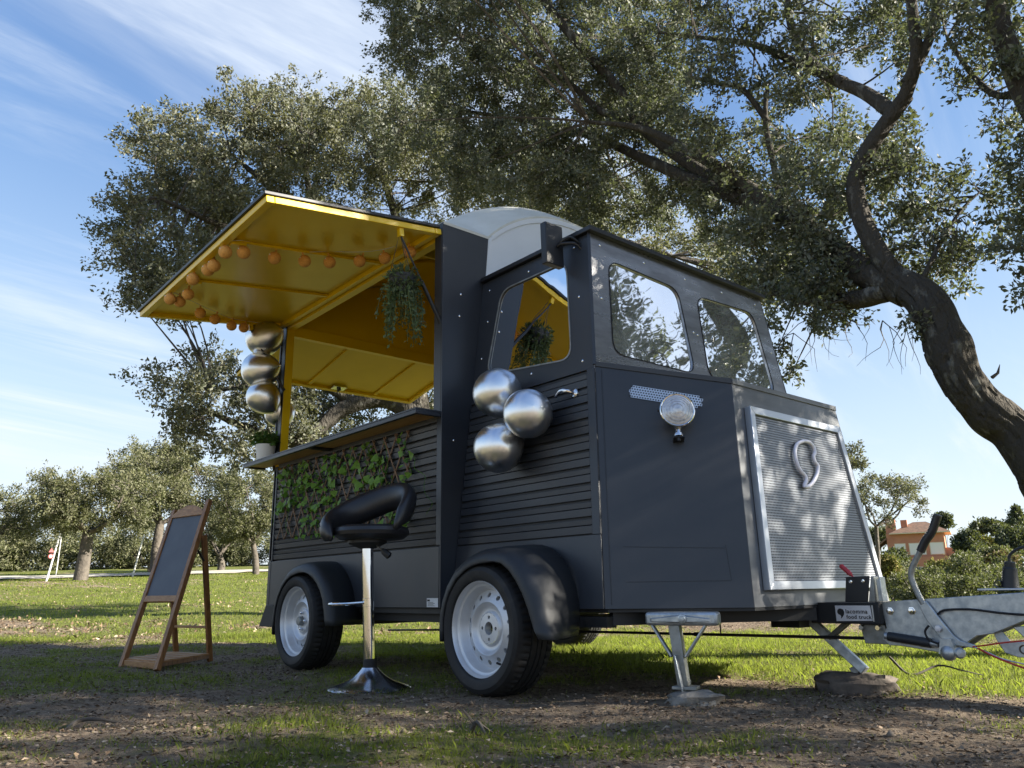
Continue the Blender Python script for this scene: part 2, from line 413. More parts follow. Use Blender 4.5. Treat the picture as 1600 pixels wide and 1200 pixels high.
FH = np.array([-.761, .649]); RH = np.array([.649, .761]); C2 = np.array([5.776, -2.516])   # forward / right of the clearing's long view
def fr(x, y):
    return (x - C2[0]) * FH[0] + (y - C2[1]) * FH[1], (x - C2[0]) * RH[0] + (y - C2[1]) * RH[1]
def gz(x, y):
    x = np.asarray(x, float); y = np.asarray(y, float)
    f, r = fr(x, y)
    lw = sstep(.30, -.10, r / np.maximum(f, 4.0))
    rise = np.maximum(f - 9, 0); rise = .052 * rise * (rise / (rise + 2.5)) * lw
    rise = np.minimum(rise, 3.0)
    dist = np.hypot(x - C2[0], y - C2[1])
    right = (1 - lw) * (-.012 * np.maximum(dist - 14, 0) * sstep(14, 24, dist) + .03 * np.maximum(dist - 60, 0))
    right = np.minimum(right, 9)
    mound = .22 * np.exp(-((x - .2) ** 2 / 5.0 + (y - 5.6) ** 2 / .9))
    micro = (fbm(x, y, .9, 3) - .5) * .09 + (fbm(x, y, .13, 5, 3) - .5) * .035
    flat = 1 - .8 * np.exp(-((x - 2.2) ** 2 / 6 + (y - .9) ** 2 / 3))
    return rise + right + mound + micro * flat * sstep(140, 30, dist)
def grassiness(x, y):
    """0 bare earth .. 1 thick grass"""
    f, r = fr(x, y)
    n = fbm(x, y, 1.7, 11); n2 = fbm(x, y, .45, 15, 3)
    beyond = sstep(.55, 1.55, y - .12 * (x - 2.2) + .35 * (vnoise(x, y, .8, 21) - .5))
    near = .25 + .17 * sstep(.7, -1.0, r)
    far = sstep(6.5, 9.5, f)
    b = np.maximum(np.maximum(near, .86 * beyond), .44 * far)
    mound = np.exp(-((x - .2) ** 2 / 6.0 + (y - 5.6) ** 2 / 1.4))
    v = b + (n - .5) * (.55 + 1.05 * far) + (n2 - .5) * (.8 + .3 * far) - .9 * mound
    return np.clip(v, 0, 1)
# ------------------------------------------------------------------ ground and sky are set up further down; first the food trailer
L_ = 2.215; W_ = 2.19; ZB = .383; ZS = .713; ZE = 2.60; ZP = 2.64; ZC = 2.308
CK = .1199; C0 = .0156
def sy(z): return C0 + CK * z
T = thing('food_trailer', 'dark grey food trailer with raised yellow hatches and a tapered cab nose', 'food trailer', (1.9, 1.095, 0))
YW = W_
# ---- rear box : lower near wall, skirt and slats
b = MB(); b.box(.0, L_ - .03, .012, .05, ZB, 1.44); b.build('side_wall', 'dark_backing', T)  # wall coloured black so the shallow slat gaps read as shade
b = MB(); b.box(-.02, L_ - .012, -.012, .0105, ZB, ZS - .004); b.build('skirt_panel', 'navy', T, bevel=.003)
b = MB(); b.box(-.022, .03, -.014, .0105, ZS, 1.425); b.build('wall_edge_trim', 'navy', T, bevel=.003)
b = MB(); b.box(L_ - .045, L_ - .002, -.012, .0105, ZS, 1.44); b.build('wall_edge_trim', 'navy', T, bevel=.003)
pitch = .0768; sl_me = None
k = 0
for i in range(19):
    z0 = ZS + .006 + i * pitch / 2
    hgt = pitch / 2 - (.0042 if i % 2 == 0 else .0155)
    b = MB(); b.hexa([(.032, -.006, z0), (L_ - .048, -.006, z0), (L_ - .048, .0105, z0), (.032, .0105, z0)],
                     [(.032, -.0105, z0 + hgt), (L_ - .048, -.0105, z0 + hgt), (L_ - .048, .0105, z0 + hgt), (.032, .0105, z0 + hgt)])
    b.build('slat', 'navy', T, bevel=.0015)
# ---- corner pillar at the box front and the front bulkhead triangle
b = MB(); b.box(L_ - .075, L_ - .004, -.016, .055, 1.445, ZP)
b.build('corner_pillar', 'navy', T, bevel=.003)
b = MB(); b.plate([(L_ - .003, -.016, ZB), (L_ - .003, sy(ZB) + .02, ZB), (L_ - .003, sy(ZC) + .02, ZC), (L_ - .003, .335, ZP), (L_ - .003, -.016, ZP)][::-1], (.012, 0, 0))
b.build('bulkhead_panel', 'navy', T, bevel=.002)
b = MB(); b.plate([(L_ - .003, YW + .016, ZB), (L_ - .003, YW - sy(ZB) - .02, ZB), (L_ - .003, YW - sy(ZC) - .02, ZC), (L_ - .003, YW - .335, ZP), (L_ - .003, YW + .016, ZP)], (.012, 0, 0))
b.build('bulkhead_panel', 'navy', T)
# ---- far wall, rear wall frame, floor
b = MB(); b.box(0, L_ - .03, YW - .04, YW + .012, ZB, ZP - .03); b.build('far_wall', 'navy', T)
b = MB(); b.box(.02, L_ - .035, YW - .05, YW - .0425, .45, ZE); b.build('wall_lining', 'yellow', T)
b = MB()
for x in (.45, 1.1, 1.72): b.box(x, x + .03, YW - .066, YW - .0505, .46, 2.58)
b.box(.03, L_ - .04, YW - .072, YW - .0505, 1.62, 1.66); b.build('wall_rib', 'yellow', T)
b = MB(); b.box(-.03, .012, -.014, YW + .012, ZB, 1.40); b.build('rear_wall', 'navy', T)
b = MB(); b.box(.0, L_, .012, YW - .04, ZB - .03, ZB); b.build('floor', 'chassis_black', T)
for y0, y1 in ((-.006, .058), (1.87, YW + .006)):
    b = MB(); b.box(-.035, .038, y0, y1, 1.402, ZE - .012); b.build('rear_post', 'yellow', T, bevel=.003)
b = MB(); b.box(-.052, -.0365, -.02, .06, 1.402, ZE - .012); b.box(-.052, .036, -.0125, -.0075, 1.46, ZE - .03); b.build('post_cover', 'navy', T)
b = MB(); b.box(-.03, .03, .06, 1.868, 2.50, ZE - .012); b.build('rear_header', 'yellow', T, bevel=.003)
b = MB(); b.box(-.05, -.032, .02, 1.9, 2.565, 2.585); b.build('hinge_seal', 'rubber', T)
b = MB(); b.box(.04, L_ - .08, -.004, .055, ZE - .055, ZE - .008); b.build('side_header', 'yellow', T, bevel=.003)
# ---- roof: barrel vault, front hip, arched gable, lining
YC = W_ / 2
def arc(y, z0, za, half):
    h = za - z0; R = (half * half + h * h) / (2 * h); d = min(abs(y - YC), half)
    return za - R + math.sqrt(max(0, R * R - d * d))
ys = [YC + (YC + .012) * t for t in np.linspace(-1, 1, 41)]
XR = 1.78
def zo(y): return ZP + .004 + .60 * (1 - min(1, abs(y - YC) / (YC + .012)) ** 1.75)
def zi(y):
    d = abs(y - YC); half = YC - .330
    return ZP + .004 if d >= half else arc(y, ZP + .004, 2.975, half)
yb = sorted(set([round(float(y), 4) for y in ys] + [.330, W_ - .330]))
rows = [[(x, y, zo(y)) for y in yb] for x in (-.03, .6, 1.2, XR)]
for t in np.linspace(.12, 1, 8):
    s_ = math.sin(t * math.pi / 2)
    rows.append([(XR + (L_ + .012 - XR) * t, y, zo(y) + (zi(y) - zo(y)) * (t ** 1.25)) for y in yb])
b = MB(); b.solid(rows, (0, 0, -.018)); b.build('roof', 'roof_white', T, smooth=30)
rows = [[(x, y, zo(y) - .05 - .012) for y in [min(max(q, .03), W_ - .06) for q in yb]] for x in (.0, .7, 1.4, XR - .02)]
b = MB(); b.solid(rows, (0, 0, .01)); b.build('ceiling_lining', 'yellow', T)
b = MB(); b.plate([(.0, y, zo(y) - .07) for y in yb if .05 < y < W_ - .05] + [(.0, W_ - .06, 2.592), (.0, .06, 2.592)], (.01, 0, 0)); b.build('rear_gable_lining', 'yellow', T)
b = MB(); b.plate([(-.022, y, zo(y) - .02) for y in yb if .02 < y < W_ - .02] + [(-.022, W_ - .03, 2.592), (-.022, .03, 2.592)], (.012, 0, 0)); b.build('rear_gable', 'gable_white', T)
for x in (.72, 1.46):
    b = MB(); b.solid([[(xx, y, zo(y) - .066) for y in yb if .05 < y < W_ - .07] for xx in (x, x + .035)], (0, 0, -.022)); b.build('ceiling_rib', 'yellow', T)
b = MB(); b.plate([(XR - .015, y, zo(y) - .07) for y in yb if .05 < y < W_ - .05] + [(XR - .015, W_ - .06, 2.62), (XR - .015, .06, 2.62)], (.01, 0, 0)); b.build('ceiling_end', 'yellow', T)
gp = [(L_ + .002, y, zi(y) - .02) for y in np.linspace(.336, W_ - .336, 41)]
b = MB(); b.plate(gp + [(L_ + .002, W_ - sy(ZC) - .012, ZC - .02), (L_ + .002, sy(ZC) + .012, ZC - .02)], (.012, 0, 0)); b.build('front_gable', 'gable_white', T)
b = MB(); b.solid([[(L_ + .0145, y, zi(y) - .018 - d) for y in np.linspace(.36, W_ - .36, 41)] for d in (0, .034)], (.005, 0, 0)); b.build('gable_trim', 'gable_white', T)
b = MB()
for dz in (0, -.055): b.lathe([(.0001, 0), (.006, 0), (.006, .003), (.0001, .004)], (L_ + .0145, .68, 2.60 + dz), (1, 0, 0), 8)
b.build('gable_rivet', 'steel_panel', T)
b = MB(); b.box(-.03, L_ - .08, -.020, -.006, ZE - .01, ZP + .002); b.build('eave_trim', 'black_metal', T)

# ---- cab: tilted side with slats, door window, roof lip
A0 = np.array([3.349, sy(ZB), ZB]); A1 = np.array([3.226, sy(1.54), 1.54]); A2 = np.array([3.139, sy(ZC), ZC])
def cx(z):                                   # front edge of the cab side
    return np.interp(z, [ZB, 1.54, ZC], [3.349, 3.226, 3.139])
ns = nrm(np.array([0, -1.0, CK]))            # outward normal of the near cab side
def cp(x, z, o=0): return np.array([x, sy(z), z]) + ns * o
SG = [(2.424, 2.198), (2.973, 2.194), (3.055, 1.615), (2.353, 1.688)]
def rounded(poly, r, n=6):
    out = []; m = len(poly); P = [np.array(p, float) for p in poly]
    for i in range(m):
        a, c, e = P[i - 1], P[i], P[(i + 1) % m]
        out += bez(c + nrm(a - c) * r, c, c + nrm(e - c) * r, n)
    return out
def holed(outer, holes, f, vec, name, m, parent, bevel=0):
    """flat panel with rounded window holes, given thickness; f maps 2D to 3D"""
    import bmesh
    bm = bmesh.new(); es = []
    for loop in [outer] + holes:
        vs = [bm.verts.new(tuple(f(*p))) for p in loop]
        es += [bm.edges.new((vs[i], vs[(i + 1) % len(vs)])) for i in range(len(vs))]
    g = bmesh.ops.triangle_fill(bm, edges=es, use_beauty=True, use_dissolve=False)
    bm.normal_update()
    fs = [x for x in g['geom'] if isinstance(x, bmesh.types.BMFace)]
    ex = bmesh.ops.extrude_face_region(bm, geom=fs)
    bmesh.ops.translate(bm, vec=Vector(vec), verts=[v for v in ex['geom'] if isinstance(v, bmesh.types.BMVert)])
    bmesh.ops.recalc_face_normals(bm, faces=bm.faces)
    off = Vector((0, 0, 0)); p = parent
    while p is not None: off += p.location; p = p.parent
    bmesh.ops.translate(bm, vec=-off, verts=bm.verts)
    me = bpy.data.meshes.new(name); bm.to_mesh(me); bm.free()
    return finish(name, me, m, parent, 20, bevel)
wg = rounded(SG, .085)
outer = [(L_ + .012, 1.525), (cx(1.525) - .002, 1.525), (cx(ZC) - .002, ZC), (L_ + .012, ZC)]
holed(outer, [wg], lambda x, z: cp(x, z, .004), ns * -.02, 'door_upper', 'navy', T)
ZD = .707
b = MB(); b.plate([cp(L_ + .012, ZB, -.02), cp(3.349 - .005, ZB, -.02), cp(cx(1.52) - .005, 1.52, -.02), cp(L_ + .012, 1.52, -.02)], ns * .016); b.build('cab_side', 'dark_backing', T)  # black behind the cab slats, shade of the gaps put into the colour
b = MB(); b.plate([cp(L_ + .012, ZB, -.003), cp(cx(ZB) - .002, ZB, -.003), cp(cx(ZD) - .002, ZD, -.003), cp(L_ + .012, ZD, -.003)], ns * .011); b.build('cab_skirt', 'navy', T, bevel=.002)
for i in range(20):
    z0 = ZD + .006 + i * .0401; hgt = .0401 - (.0042 if i % 2 == 0 else .0155)
    x0, x1 = L_ + .016, cx(z0) - .052
    b = MB(); b.hexa([cp(x0, z0, -.004), cp(x1, z0, -.004), cp(x1, z0, .0075), cp(x0, z0, .0075)],
                     [cp(x0, z0 + hgt, -.004), cp(x1, z0 + hgt, -.004), cp(x1, z0 + hgt, .0115), cp(x0, z0 + hgt, .0115)])
    b.build('slat', 'navy', T, bevel=.0015)
b = MB(); b.hexa([cp(cx(ZD) - .05, ZD, -.003), cp(cx(ZD), ZD, -.003), cp(cx(ZD), ZD, .0105), cp(cx(ZD) - .05, ZD, .0105)],
                 [cp(cx(1.522) - .05, 1.522, -.003), cp(cx(1.522), 1.522, -.003), cp(cx(1.522), 1.522, .0105), cp(cx(1.522) - .05, 1.522, .0105)])
b.build('cab_edge_trim', 'navy', T, bevel=.002)
b = MB(); b.plate([cp(*p, -.006) for p in wg], ns * .004); b.build('side_window', 'side_glass', T)
wo_ = rounded([(2.418, 2.206), (2.981, 2.202), (3.064, 1.606), (2.344, 1.680)], .088)
b = MB(); n_ = len(wg)
b.add([cp(*p, .004) for p in wg] + [cp(*p, .0075) for p in wg] + [cp(*p, .0075) for p in wo_] + [cp(*p, .004) for p in wo_],
      [(i + k * n_, (i + 1) % n_ + k * n_, (i + 1) % n_ + (k + 1) * n_, i + (k + 1) * n_) for k in range(3) for i in range(n_)])
b.build('window_seal', 'galvanised_dull', T)
def rivet(c, n, r=.0075):
    b = MB(); b.lathe([(.0001, .0045), (r * .6, .004), (r, .0015), (r, -.002)], c, n, 10); return b
rv = None
for x, z in ((2.30, 2.24), (2.66, 2.245), (3.03, 2.26), (3.09, 1.95), (3.14, 1.58), (2.75, 1.60), (2.283, 1.80), (2.31, 2.03)):
    rivet(cp(x, z, .004), ns).build('rivet', 'chrome', T)
for y, z in ((.12, 2.20), (.11, 2.06), (.07, 1.3)): rivet((L_ + .009, y, z), (1, 0, 0)).build('rivet', 'chrome', T)
# far cab side, cab lining, roof
b = MB(); b.plate([(L_ + .012, W_ - sy(z_) , z_) if k_ == 0 else (cx(z_), W_ - sy(z_), z_) for k_, z_ in ((0, ZB), (1, ZB), (1, 1.60), (0, 1.60))], (0, .02, 0)); b.build('far_cab_side', 'navy', T)
fo = [(L_ + .012, 1.602), (cx(1.602), 1.602), (cx(ZC), ZC), (L_ + .012, ZC)]
holed(fo, [wg], lambda x, z: (x, W_ - sy(z), z), (0, .02, 0), 'far_door_upper', 'navy', T)
b = MB(); b.plate([(x, W_ - sy(z) + .006, z) for x, z in wg], (0, .004, 0)); b.build('far_side_window', 'side_glass', T)
b = MB(); b.hexa([(L_ + .016, sy(ZC) - .03, ZC + .002), (3.139 + .035, sy(ZC) - .03, ZC + .002), (3.139 + .035, W_ - sy(ZC) + .03, ZC + .002), (L_ + .016, W_ - sy(ZC) + .03, ZC + .002)],
                 [(L_ + .016, sy(ZC) - .03, ZC + .03), (3.139 + .035, sy(ZC) - .03, ZC + .03), (3.139 + .035, W_ - sy(ZC) + .03, ZC + .03), (L_ + .016, W_ - sy(ZC) + .03, ZC + .03)])
b.build('cab_roof', 'black_metal', T, bevel=.004)
b = MB(); b.box(L_ + .02, 3.12, sy(ZC) + .03, W_ - sy(ZC) - .03, ZC - .02, ZC - .002); b.build('cab_ceiling', 'cab_lining', T)
# windscreen frame
kw = (3.349 - 3.139) / (ZC - ZB)
nwv = nrm(np.array([1, 0, kw]))
def wp(y, z, o=0): return np.array([3.349 - kw * (z - ZB), y, z]) + nwv * o
zb2 = 1.50
P1 = rounded([(.415, 2.18), (.998, 2.155), (1.028, 1.635), (.351, 1.630)], .085)
P2 = rounded([(1.180, 2.155), (1.772, 2.18), (1.852, 1.640), (1.160, 1.635)], .085)
outer = [(sy(zb2) - .004, zb2), (W_ - sy(zb2) + .004, zb2), (W_ - sy(ZC) + .004, ZC), (sy(ZC) - .004, ZC)]
holed(outer, [P1, P2], lambda y, z: wp(y, z, .004), nwv * -.018, 'windscreen_frame', 'steel_panel', T)
for P_ in (P1, P2):
    b = MB(); b.plate([wp(y, z, -.008) for y, z in P_], nwv * .004); g_ = b.build('windscreen_pane', 'windscreen_glass', T)
    c_ = np.mean(np.array(P_), 0); big = [tuple(c_ + (np.array(p) - c_) * 1.014) for p in P_]; n_ = len(P_)
    b = MB(); b.add([wp(*p, .002) for p in P_] + [wp(*p, .0075) for p in P_] + [wp(*p, .0075) for p in big] + [wp(*p, .004) for p in big],
          [(i + k * n_, (i + 1) % n_ + k * n_, (i + 1) % n_ + (k + 1) * n_, i + (k + 1) * n_) for k in range(3) for i in range(n_)]); b.build('window_seal', 'rubber', T)
for y, z in ((.36, 2.255), (.72, 2.25), (1.09, 2.245), (1.46, 2.25), (1.83, 2.255), (.315, 1.93), (1.083, 1.90), (1.118, 1.89), (1.905, 1.93), (.55, 1.565), (1.6, 1.57)):
    rivet(wp(y, z, .004), nwv).build('rivet', 'chrome', T)
b = MB(); b.bar(A1 + ns * .004, A2 + ns * .004, .016, .016); b.build('corner_bead', 'navy', T)
# ---- nose: two slanted cheeks, front face, hood
N0 = np.array([3.831, .466, ZB]); N1 = np.array([3.724, .607, 1.41])
mir = lambda p: np.array([p[0], W_ - p[1], p[2]])
A0b = np.array([3.349, sy(ZB), ZB])
nA = nrm(np.cross(A1 - A0b, N1 - A0b)); nA = nA if nA[0] > 0 else -nA
N0 = N0 - nA * np.dot(N0 - A0b, nA)
nA2 = np.array([nA[0], -nA[1], nA[2]])
cheek = [A0b, N0, N1, A1]
b = MB(); b.plate(cheek, -nA * .018); b.build('nose_cheek', 'navy', T, bevel=.002)
b = MB(); b.plate([mir(p) for p in cheek][::-1], -nA2 * .018); b.build('nose_cheek', 'navy', T)
nB = nrm(np.array([1, 0, (N0[0] - N1[0]) / (N1[2] - N0[2])]))
b = MB(); b.plate([N0, mir(N0), mir(N1), N1], -nB * .018); b.build('nose_front', 'nose_grey', T, bevel=.002)
# hood and its rim
b = MB(); b.add([A1, N1, mir(N1), mir(A1)], [(0, 1, 2, 3)]); b.add([A1 + (0, 0, .016), N1 + (0, 0, .016), mir(N1) + (0, 0, .016), mir(A1) + (0, 0, .016)], [(0, 1, 2, 3)]); b.build('hood', 'navy', T)
b = MB(); up = np.array([0, 0, .016]); dn = np.array([0, 0, -.010])
b.hexa([A1 + dn + nA * .006, N1 + dn + nA * .006, N1 + dn - nA * .012, A1 + dn - nA * .012], [A1 + up + nA * .006, N1 + up + nA * .006, N1 + up - nA * .012, A1 + up - nA * .012]); b.build('hood_rim', 'navy', T, bevel=.002)
b = MB(); b.hexa([mir(p) for p in (A1 + dn + nA * .006, N1 + dn + nA * .006, N1 + dn - nA * .012, A1 + dn - nA * .012)][::-1], [mir(p) for p in (A1 + up + nA * .006, N1 + up + nA * .006, N1 + up - nA * .012, A1 + up - nA * .012)][::-1]); b.build('hood_rim', 'navy', T)
M1 = mir(N1); b = MB()
b.hexa([N1 + dn + nB * .006, M1 + dn + nB * .006, M1 + dn - nB * .012, N1 + dn - nB * .012], [N1 + up + nB * .006, M1 + up + nB * .006, M1 + up - nB * .012, N1 + up - nB * .012]); b.build('hood_rim', 'nose_grey', T, bevel=.002)
# faint access panel on the cheek
ua = nrm(N0 - A0b); va = np.cross(nA, ua); va = va if va[2] > 0 else -va
def ap(u, v, o=0): return A0b + ua * u + va * v + nA * o
b = MB()
for p, q in ((ap(.10, .115), ap(.545, .115)), (ap(.545, .115), ap(.535, .27)), (ap(.09, .27), ap(.535, .255))): b.bar(p, q, .0025, .0025, nA)
b.build('access_panel_edge', 'black_metal', T)
for i in range(2):
    b = MB(); b.bar(ap(.03, .02, .001), A1 + ua * .03 + nA * .001 - va * .03, .003, .003, nA); 
b.build('cheek_seam', 'black_metal', T)
# perforated vent strip
def perforated(f, nu, nv, hole, ns_=8, stag=True, clip=None):
    """sheet of nu x nv cells, each with a real hole; f maps cell units to 3D"""
    vs = []; fs = []
    for j in range(nv):
        for i in range(nu):
            ox = .5 if (stag and j % 2) else 0
            if clip and not clip(i + ox + .5, j + .5): continue
            o = len(vs); 
            for k in range(ns_):
                a = 2 * math.pi * k / ns_; c, s_ = math.cos(a), math.sin(a); q = .5 / max(abs(c), abs(s_))
                vs.append(f(i + ox + .5 + c * q, j + .5 + s_ * q)); vs.append(f(i + ox + .5 + c * hole, j + .5 + s_ * hole * (1 if stag else .62)))
            for k in range(ns_):
                k2 = (k + 1) % ns_; fs.append((o + 2 * k, o + 2 * k2, o + 2 * k2 + 1, o + 2 * k + 1))
    b = MB(); b.add(vs, fs); return b
v0 = np.array([3.358, .302, 1.42]); v1 = np.array([3.622, .506, 1.343])
def onA(p, o=0): return p - nA * (np.dot(p - A0b, nA)) + nA * o
v0 = onA(v0); v1 = onA(v1); uv = nrm(v1 - v0); vv = np.cross(nA, uv); vv = -vv if vv[2] > 0 else vv
Lv = np.linalg.norm(v1 - v0); nu = 27; cs_ = Lv / nu
def vf(u, v): return v0 + uv * u * cs_ + vv * v * cs_ + nA * .005
def vclip(u, v):
    du = max(0, 2.6 - u, u - (nu - 2.1)); dv = abs(v - 2.5) ; return not (du > 1.2 and dv > 1.6)
vent = perforated(vf, nu, 5, .33, 8, True, vclip).build('vent_strip', 'aluminium', T, smooth=0)
b = MB(); b.plate([vf(.2, .2) - nA * .004, vf(nu, .2) - nA * .004, vf(nu, 4.8) - nA * .004, vf(.2, 4.8) - nA * .004], nA * .001); b.build('vent_backing', 'dark_backing', vent)
# headlights
def headlight(c, n, up_, parent, ground):
    h = MB(); h.lathe([(.0001, -.065), (.03, -.062), (.06, -.04), (.074, -.01), (.079, 0), (.081, .008), (.077, .012), (.073, .010), (.073, .004)], c, n, 36)
    root = h.build('headlight', 'chrome', parent)
    l = MB(); l.lathe([(.0728, .004), (.072, .010), (.063, .014), (.061, .0125), (.052, .018), (.050, .0165), (.040, .021), (.038, .0195), (.026, .0235), (.024, .0215), (.012, .026), (.0001, .027)], c, n, 36); l.build('lens', 'lens', root)
    s = np.array(c, float) - np.array(up_) * .078 - np.array(n) * .012
    k_ = MB(); k_.lathe([(.016, 0), (.019, -.008), (.013, -.016), (.017, -.030), (.024, -.040), (.024, -.046)], s + np.array(up_) * .004, up_, 14); k_.build('lamp_bracket', 'chrome', root)
    k_ = MB(); k_.bar(np.array(ground) + np.array(up_) * .002, s - np.array(up_) * .046 + n * .012, .05, .008, up_); k_.tube([s - np.array(up_) * .050, s - np.array(up_) * .064], .009, 6); k_.build('lamp_foot', 'black_metal', root)
    side = np.cross(n, up_); k_ = MB(); k_.tube([np.array(c) + side * s2 * .080 + n * .002 for s2 in (1, 1.14)], .006, 8); k_.build('lamp_screw', 'black_metal', root)
hc = onA(np.array([3.588, .352, 1.262]), .078)
hn = nrm(nA + np.array([.30, -.10, -.02]))
headlight(hc, hn, nrm(va + nA * .06), T, onA(hc - va * .128, 0))
headlight(mir(hc), np.array([hn[0], -hn[1], hn[2]]), nrm(np.array([va[0], -va[1], va[2]])), T, mir(onA(hc - va * .128, 0)))
# grille
def gp_(y, z, o=0):
    return np.array([N0[0] - (N0[0] - N1[0]) / (N1[2] - ZB) * (z - ZB), y, z]) + nB * o
gt, gb = 1.292, .450
def hw(z): return np.interp(z, [gb, gt], [.533, .424])
def ring_pt(z, d): return hw(z) - d
fr_ = 0.034
G = thing('grille', None, None); G.parent = T; G.location = (0, 0, 0)
G.location = (3.8 - 1.9, 0, .9)
def gquad(y0z0, y1z1, y2z2, y3z3, name='grille_frame'):
    b = MB(); b.plate([gp_(*p, .001) for p in (y0z0, y1z1, y2z2, y3z3)], nB * fr_); return b.build(name, 'aluminium', G, bevel=.002)
YCn = YC
d = .037
gquad((YCn - hw(gb), gb), (YCn + hw(gb), gb), (YCn + hw(gb + d) - d, gb + d), (YCn - hw(gb + d) + d, gb + d))
gquad((YCn - hw(gt - d) + d, gt - d), (YCn + hw(gt - d) - d, gt - d), (YCn + hw(gt), gt), (YCn - hw(gt), gt))
gquad((YCn - hw(gb), gb), (YCn - hw(gb + d) + d, gb + d), (YCn - hw(gt - d) + d, gt - d), (YCn - hw(gt), gt))
gquad((YCn + hw(gb + d) - d, gb + d), (YCn + hw(gb), gb), (YCn + hw(gt), gt), (YCn + hw(gt - d) - d, gt - d))
zl, zh_ = gb + d - .004, gt - d + .004; nr_ = 62; rh_ = (zh_ - zl) / nr_; nc_ = 76
vs = []; fs = []
for j in range(nr_):
    za_, zb_ = zl + j * rh_, zl + (j + 1) * rh_
    for i in range(nc_):
        o = len(vs)
        f0, f1 = i / nc_, (i + 1) / nc_
        def pt(f, z): 
            h = hw(z) - d + .004; return gp_(YCn - h + 2 * h * f, z, .022)
        m0, m1 = f0 + (f1 - f0) * .16, f1 - (f1 - f0) * .16; n0, n1 = za_ + rh_ * .27, zb_ - rh_ * .27
        vs += [pt(f0, za_), pt(f1, za_), pt(f1, zb_), pt(f0, zb_), pt(m0, n0), pt(m1, n0), pt(m1, n1), pt(m0, n1)]
        fs += [(o, o + 1, o + 5, o + 4), (o + 1, o + 2, o + 6, o + 5), (o + 2, o + 3, o + 7, o + 6), (o + 3, o, o + 4, o + 7)]
b = MB(); b.add(vs, fs); tag(b.build('perforated_sheet', 'grille_metal', G, smooth=0), kind='stuff')
b = MB(); b.plate([gp_(YCn - hw(gb) + .03, gb + .03, .002), gp_(YCn + hw(gb) - .03, gb + .03, .002), gp_(YCn + hw(gt) - .03, gt - .03, .002), gp_(YCn - hw(gt) + .03, gt - .03, .002)], nB * .004); b.build('grille_backing', 'dark_backing', G)
# comma outline emblem
cm = [(1.097, 1.166), (1.152, 1.166), (1.186, 1.143), (1.187, 1.113), (1.168, 1.098), (1.168, 1.068), (1.191, 1.047), (1.169, 1.009), (1.121, 0.967), (1.066, 0.937), (1.016, 0.930), (1.046, 0.961), (1.044, 0.986), (1.011, 1.006), (0.991, 1.045), (0.993, 1.097), (1.028, 1.142)]
cm3 = [gp_(y, z, .036) for y, z in cm]
b = MB(); pts = smooth_path(cm3 + cm3[:1], 3)
b.tube(pts, .0095, 8); b.build('comma_emblem', 'neon_white', G, smooth=50)
# ---- bonnet side lamps done; mirror, handle
mz = 2.262
Mr = MB(); Mr.hexa([(2.958, .108, 2.142), (3.0, .108, 2.142), (3.0, .235, 2.142), (2.958, .235, 2.142)], [(2.948, .112, 2.385), (2.99, .112, 2.385), (2.99, .239, 2.385), (2.948, .239, 2.385)])
mo = Mr.build('side_mirror', 'black_metal', T, bevel=.004)
b = MB(); b.tube(smooth_path([(2.998, .20, 2.262), (3.03, .205, 2.285), (3.055, .235, 2.30), (3.075, cp(3.075, 2.27, 0)[1], 2.27)], 4), .008, 8)
b.tube(smooth_path([(2.998, .19, 2.255), (3.03, .20, 2.262), (3.07, .25, 2.262), (3.085, cp(3.085, 2.235, 0)[1], 2.235)], 4), .008, 8); b.build('mirror_arm', 'black_metal', mo)
hp = cp(3.105, 1.412, .012)
b = MB(); b.lathe([(.0001, .012), (.018, .011), (.024, .006), (.026, -.004)], hp, ns, 20); hd = b.build('door_handle', 'chrome', T)
b = MB(); b.tube(smooth_path([hp + ns * .008, hp + ns * .045 + (-.012, 0, .004), hp + ns * .052 + (-.05, 0, .010), hp + ns * .040 + (-.10, 0, -.012)], 5), [.010] * 6 + [.009] * 6 + [.008] * 3 + [.006], 10); b.build('handle_lever', 'chrome', hd)

# ---- serving hatch (awning)
HA = np.array([0, 0, 2.596]); dA = np.array([0, -1.115, 2.452]) - np.array([0, 0, 2.596]); lenA = np.linalg.norm(dA); uA = dA / lenA; nU = np.array([0, uA[2], -uA[1]]); nU = nU if nU[2] > 0 else -nU
def hp_(x, s, o=0): return np.array([x, 0, 2.596]) + uA * s + nU * o
AW = thing('serving_hatch', None, None); AW.parent = T; AW.location = (-.8, -1.6, 2.5)
def slab(x0, x1, s0, s1, o0, o1, name, m, parent=AW, bevel=0):
    b = MB(); b.hexa([hp_(x0, s0, o0), hp_(x0, s1, o0), hp_(x1, s1, o0), hp_(x1, s0, o0)], [hp_(x0, s0, o1), hp_(x0, s1, o1), hp_(x1, s1, o1), hp_(x1, s0, o1)]); return b.build(name, m, parent, bevel=bevel)
slab(-.012, L_ + .006, .03, lenA + .012, .004, .024, 'outer_skin', 'black_metal', bevel=.003)
slab(.03, L_ - .03, .07, lenA - .035, -.004, .002, 'inner_skin', 'yellow')
slab(.0, L_ - .004, lenA - .045, lenA, -.034, .0015, 'frame_rail', 'yellow', bevel=.003)
slab(.0, L_ - .004, .02, .065, -.034, .0015, 'frame_rail', 'yellow', bevel=.003)
slab(.0, .04, .067, lenA - .047, -.034, .0015, 'frame_rail', 'yellow', bevel=.003)
slab(L_ - .044, L_ - .004, .067, lenA - .047, -.034, .0015, 'frame_rail', 'yellow', bevel=.003)
for x in (.82, 1.56): slab(x, x + .035, .067, lenA - .047, -.022, -.005, 'hatch_rib', 'yellow', bevel=.002)
for x, s in ((.83, lenA - .14), (1.57, lenA - .14)): slab(x - .005, x + .04, s, s + .09, -.040, -.023, 'latch_plate', 'yellow', bevel=.002)
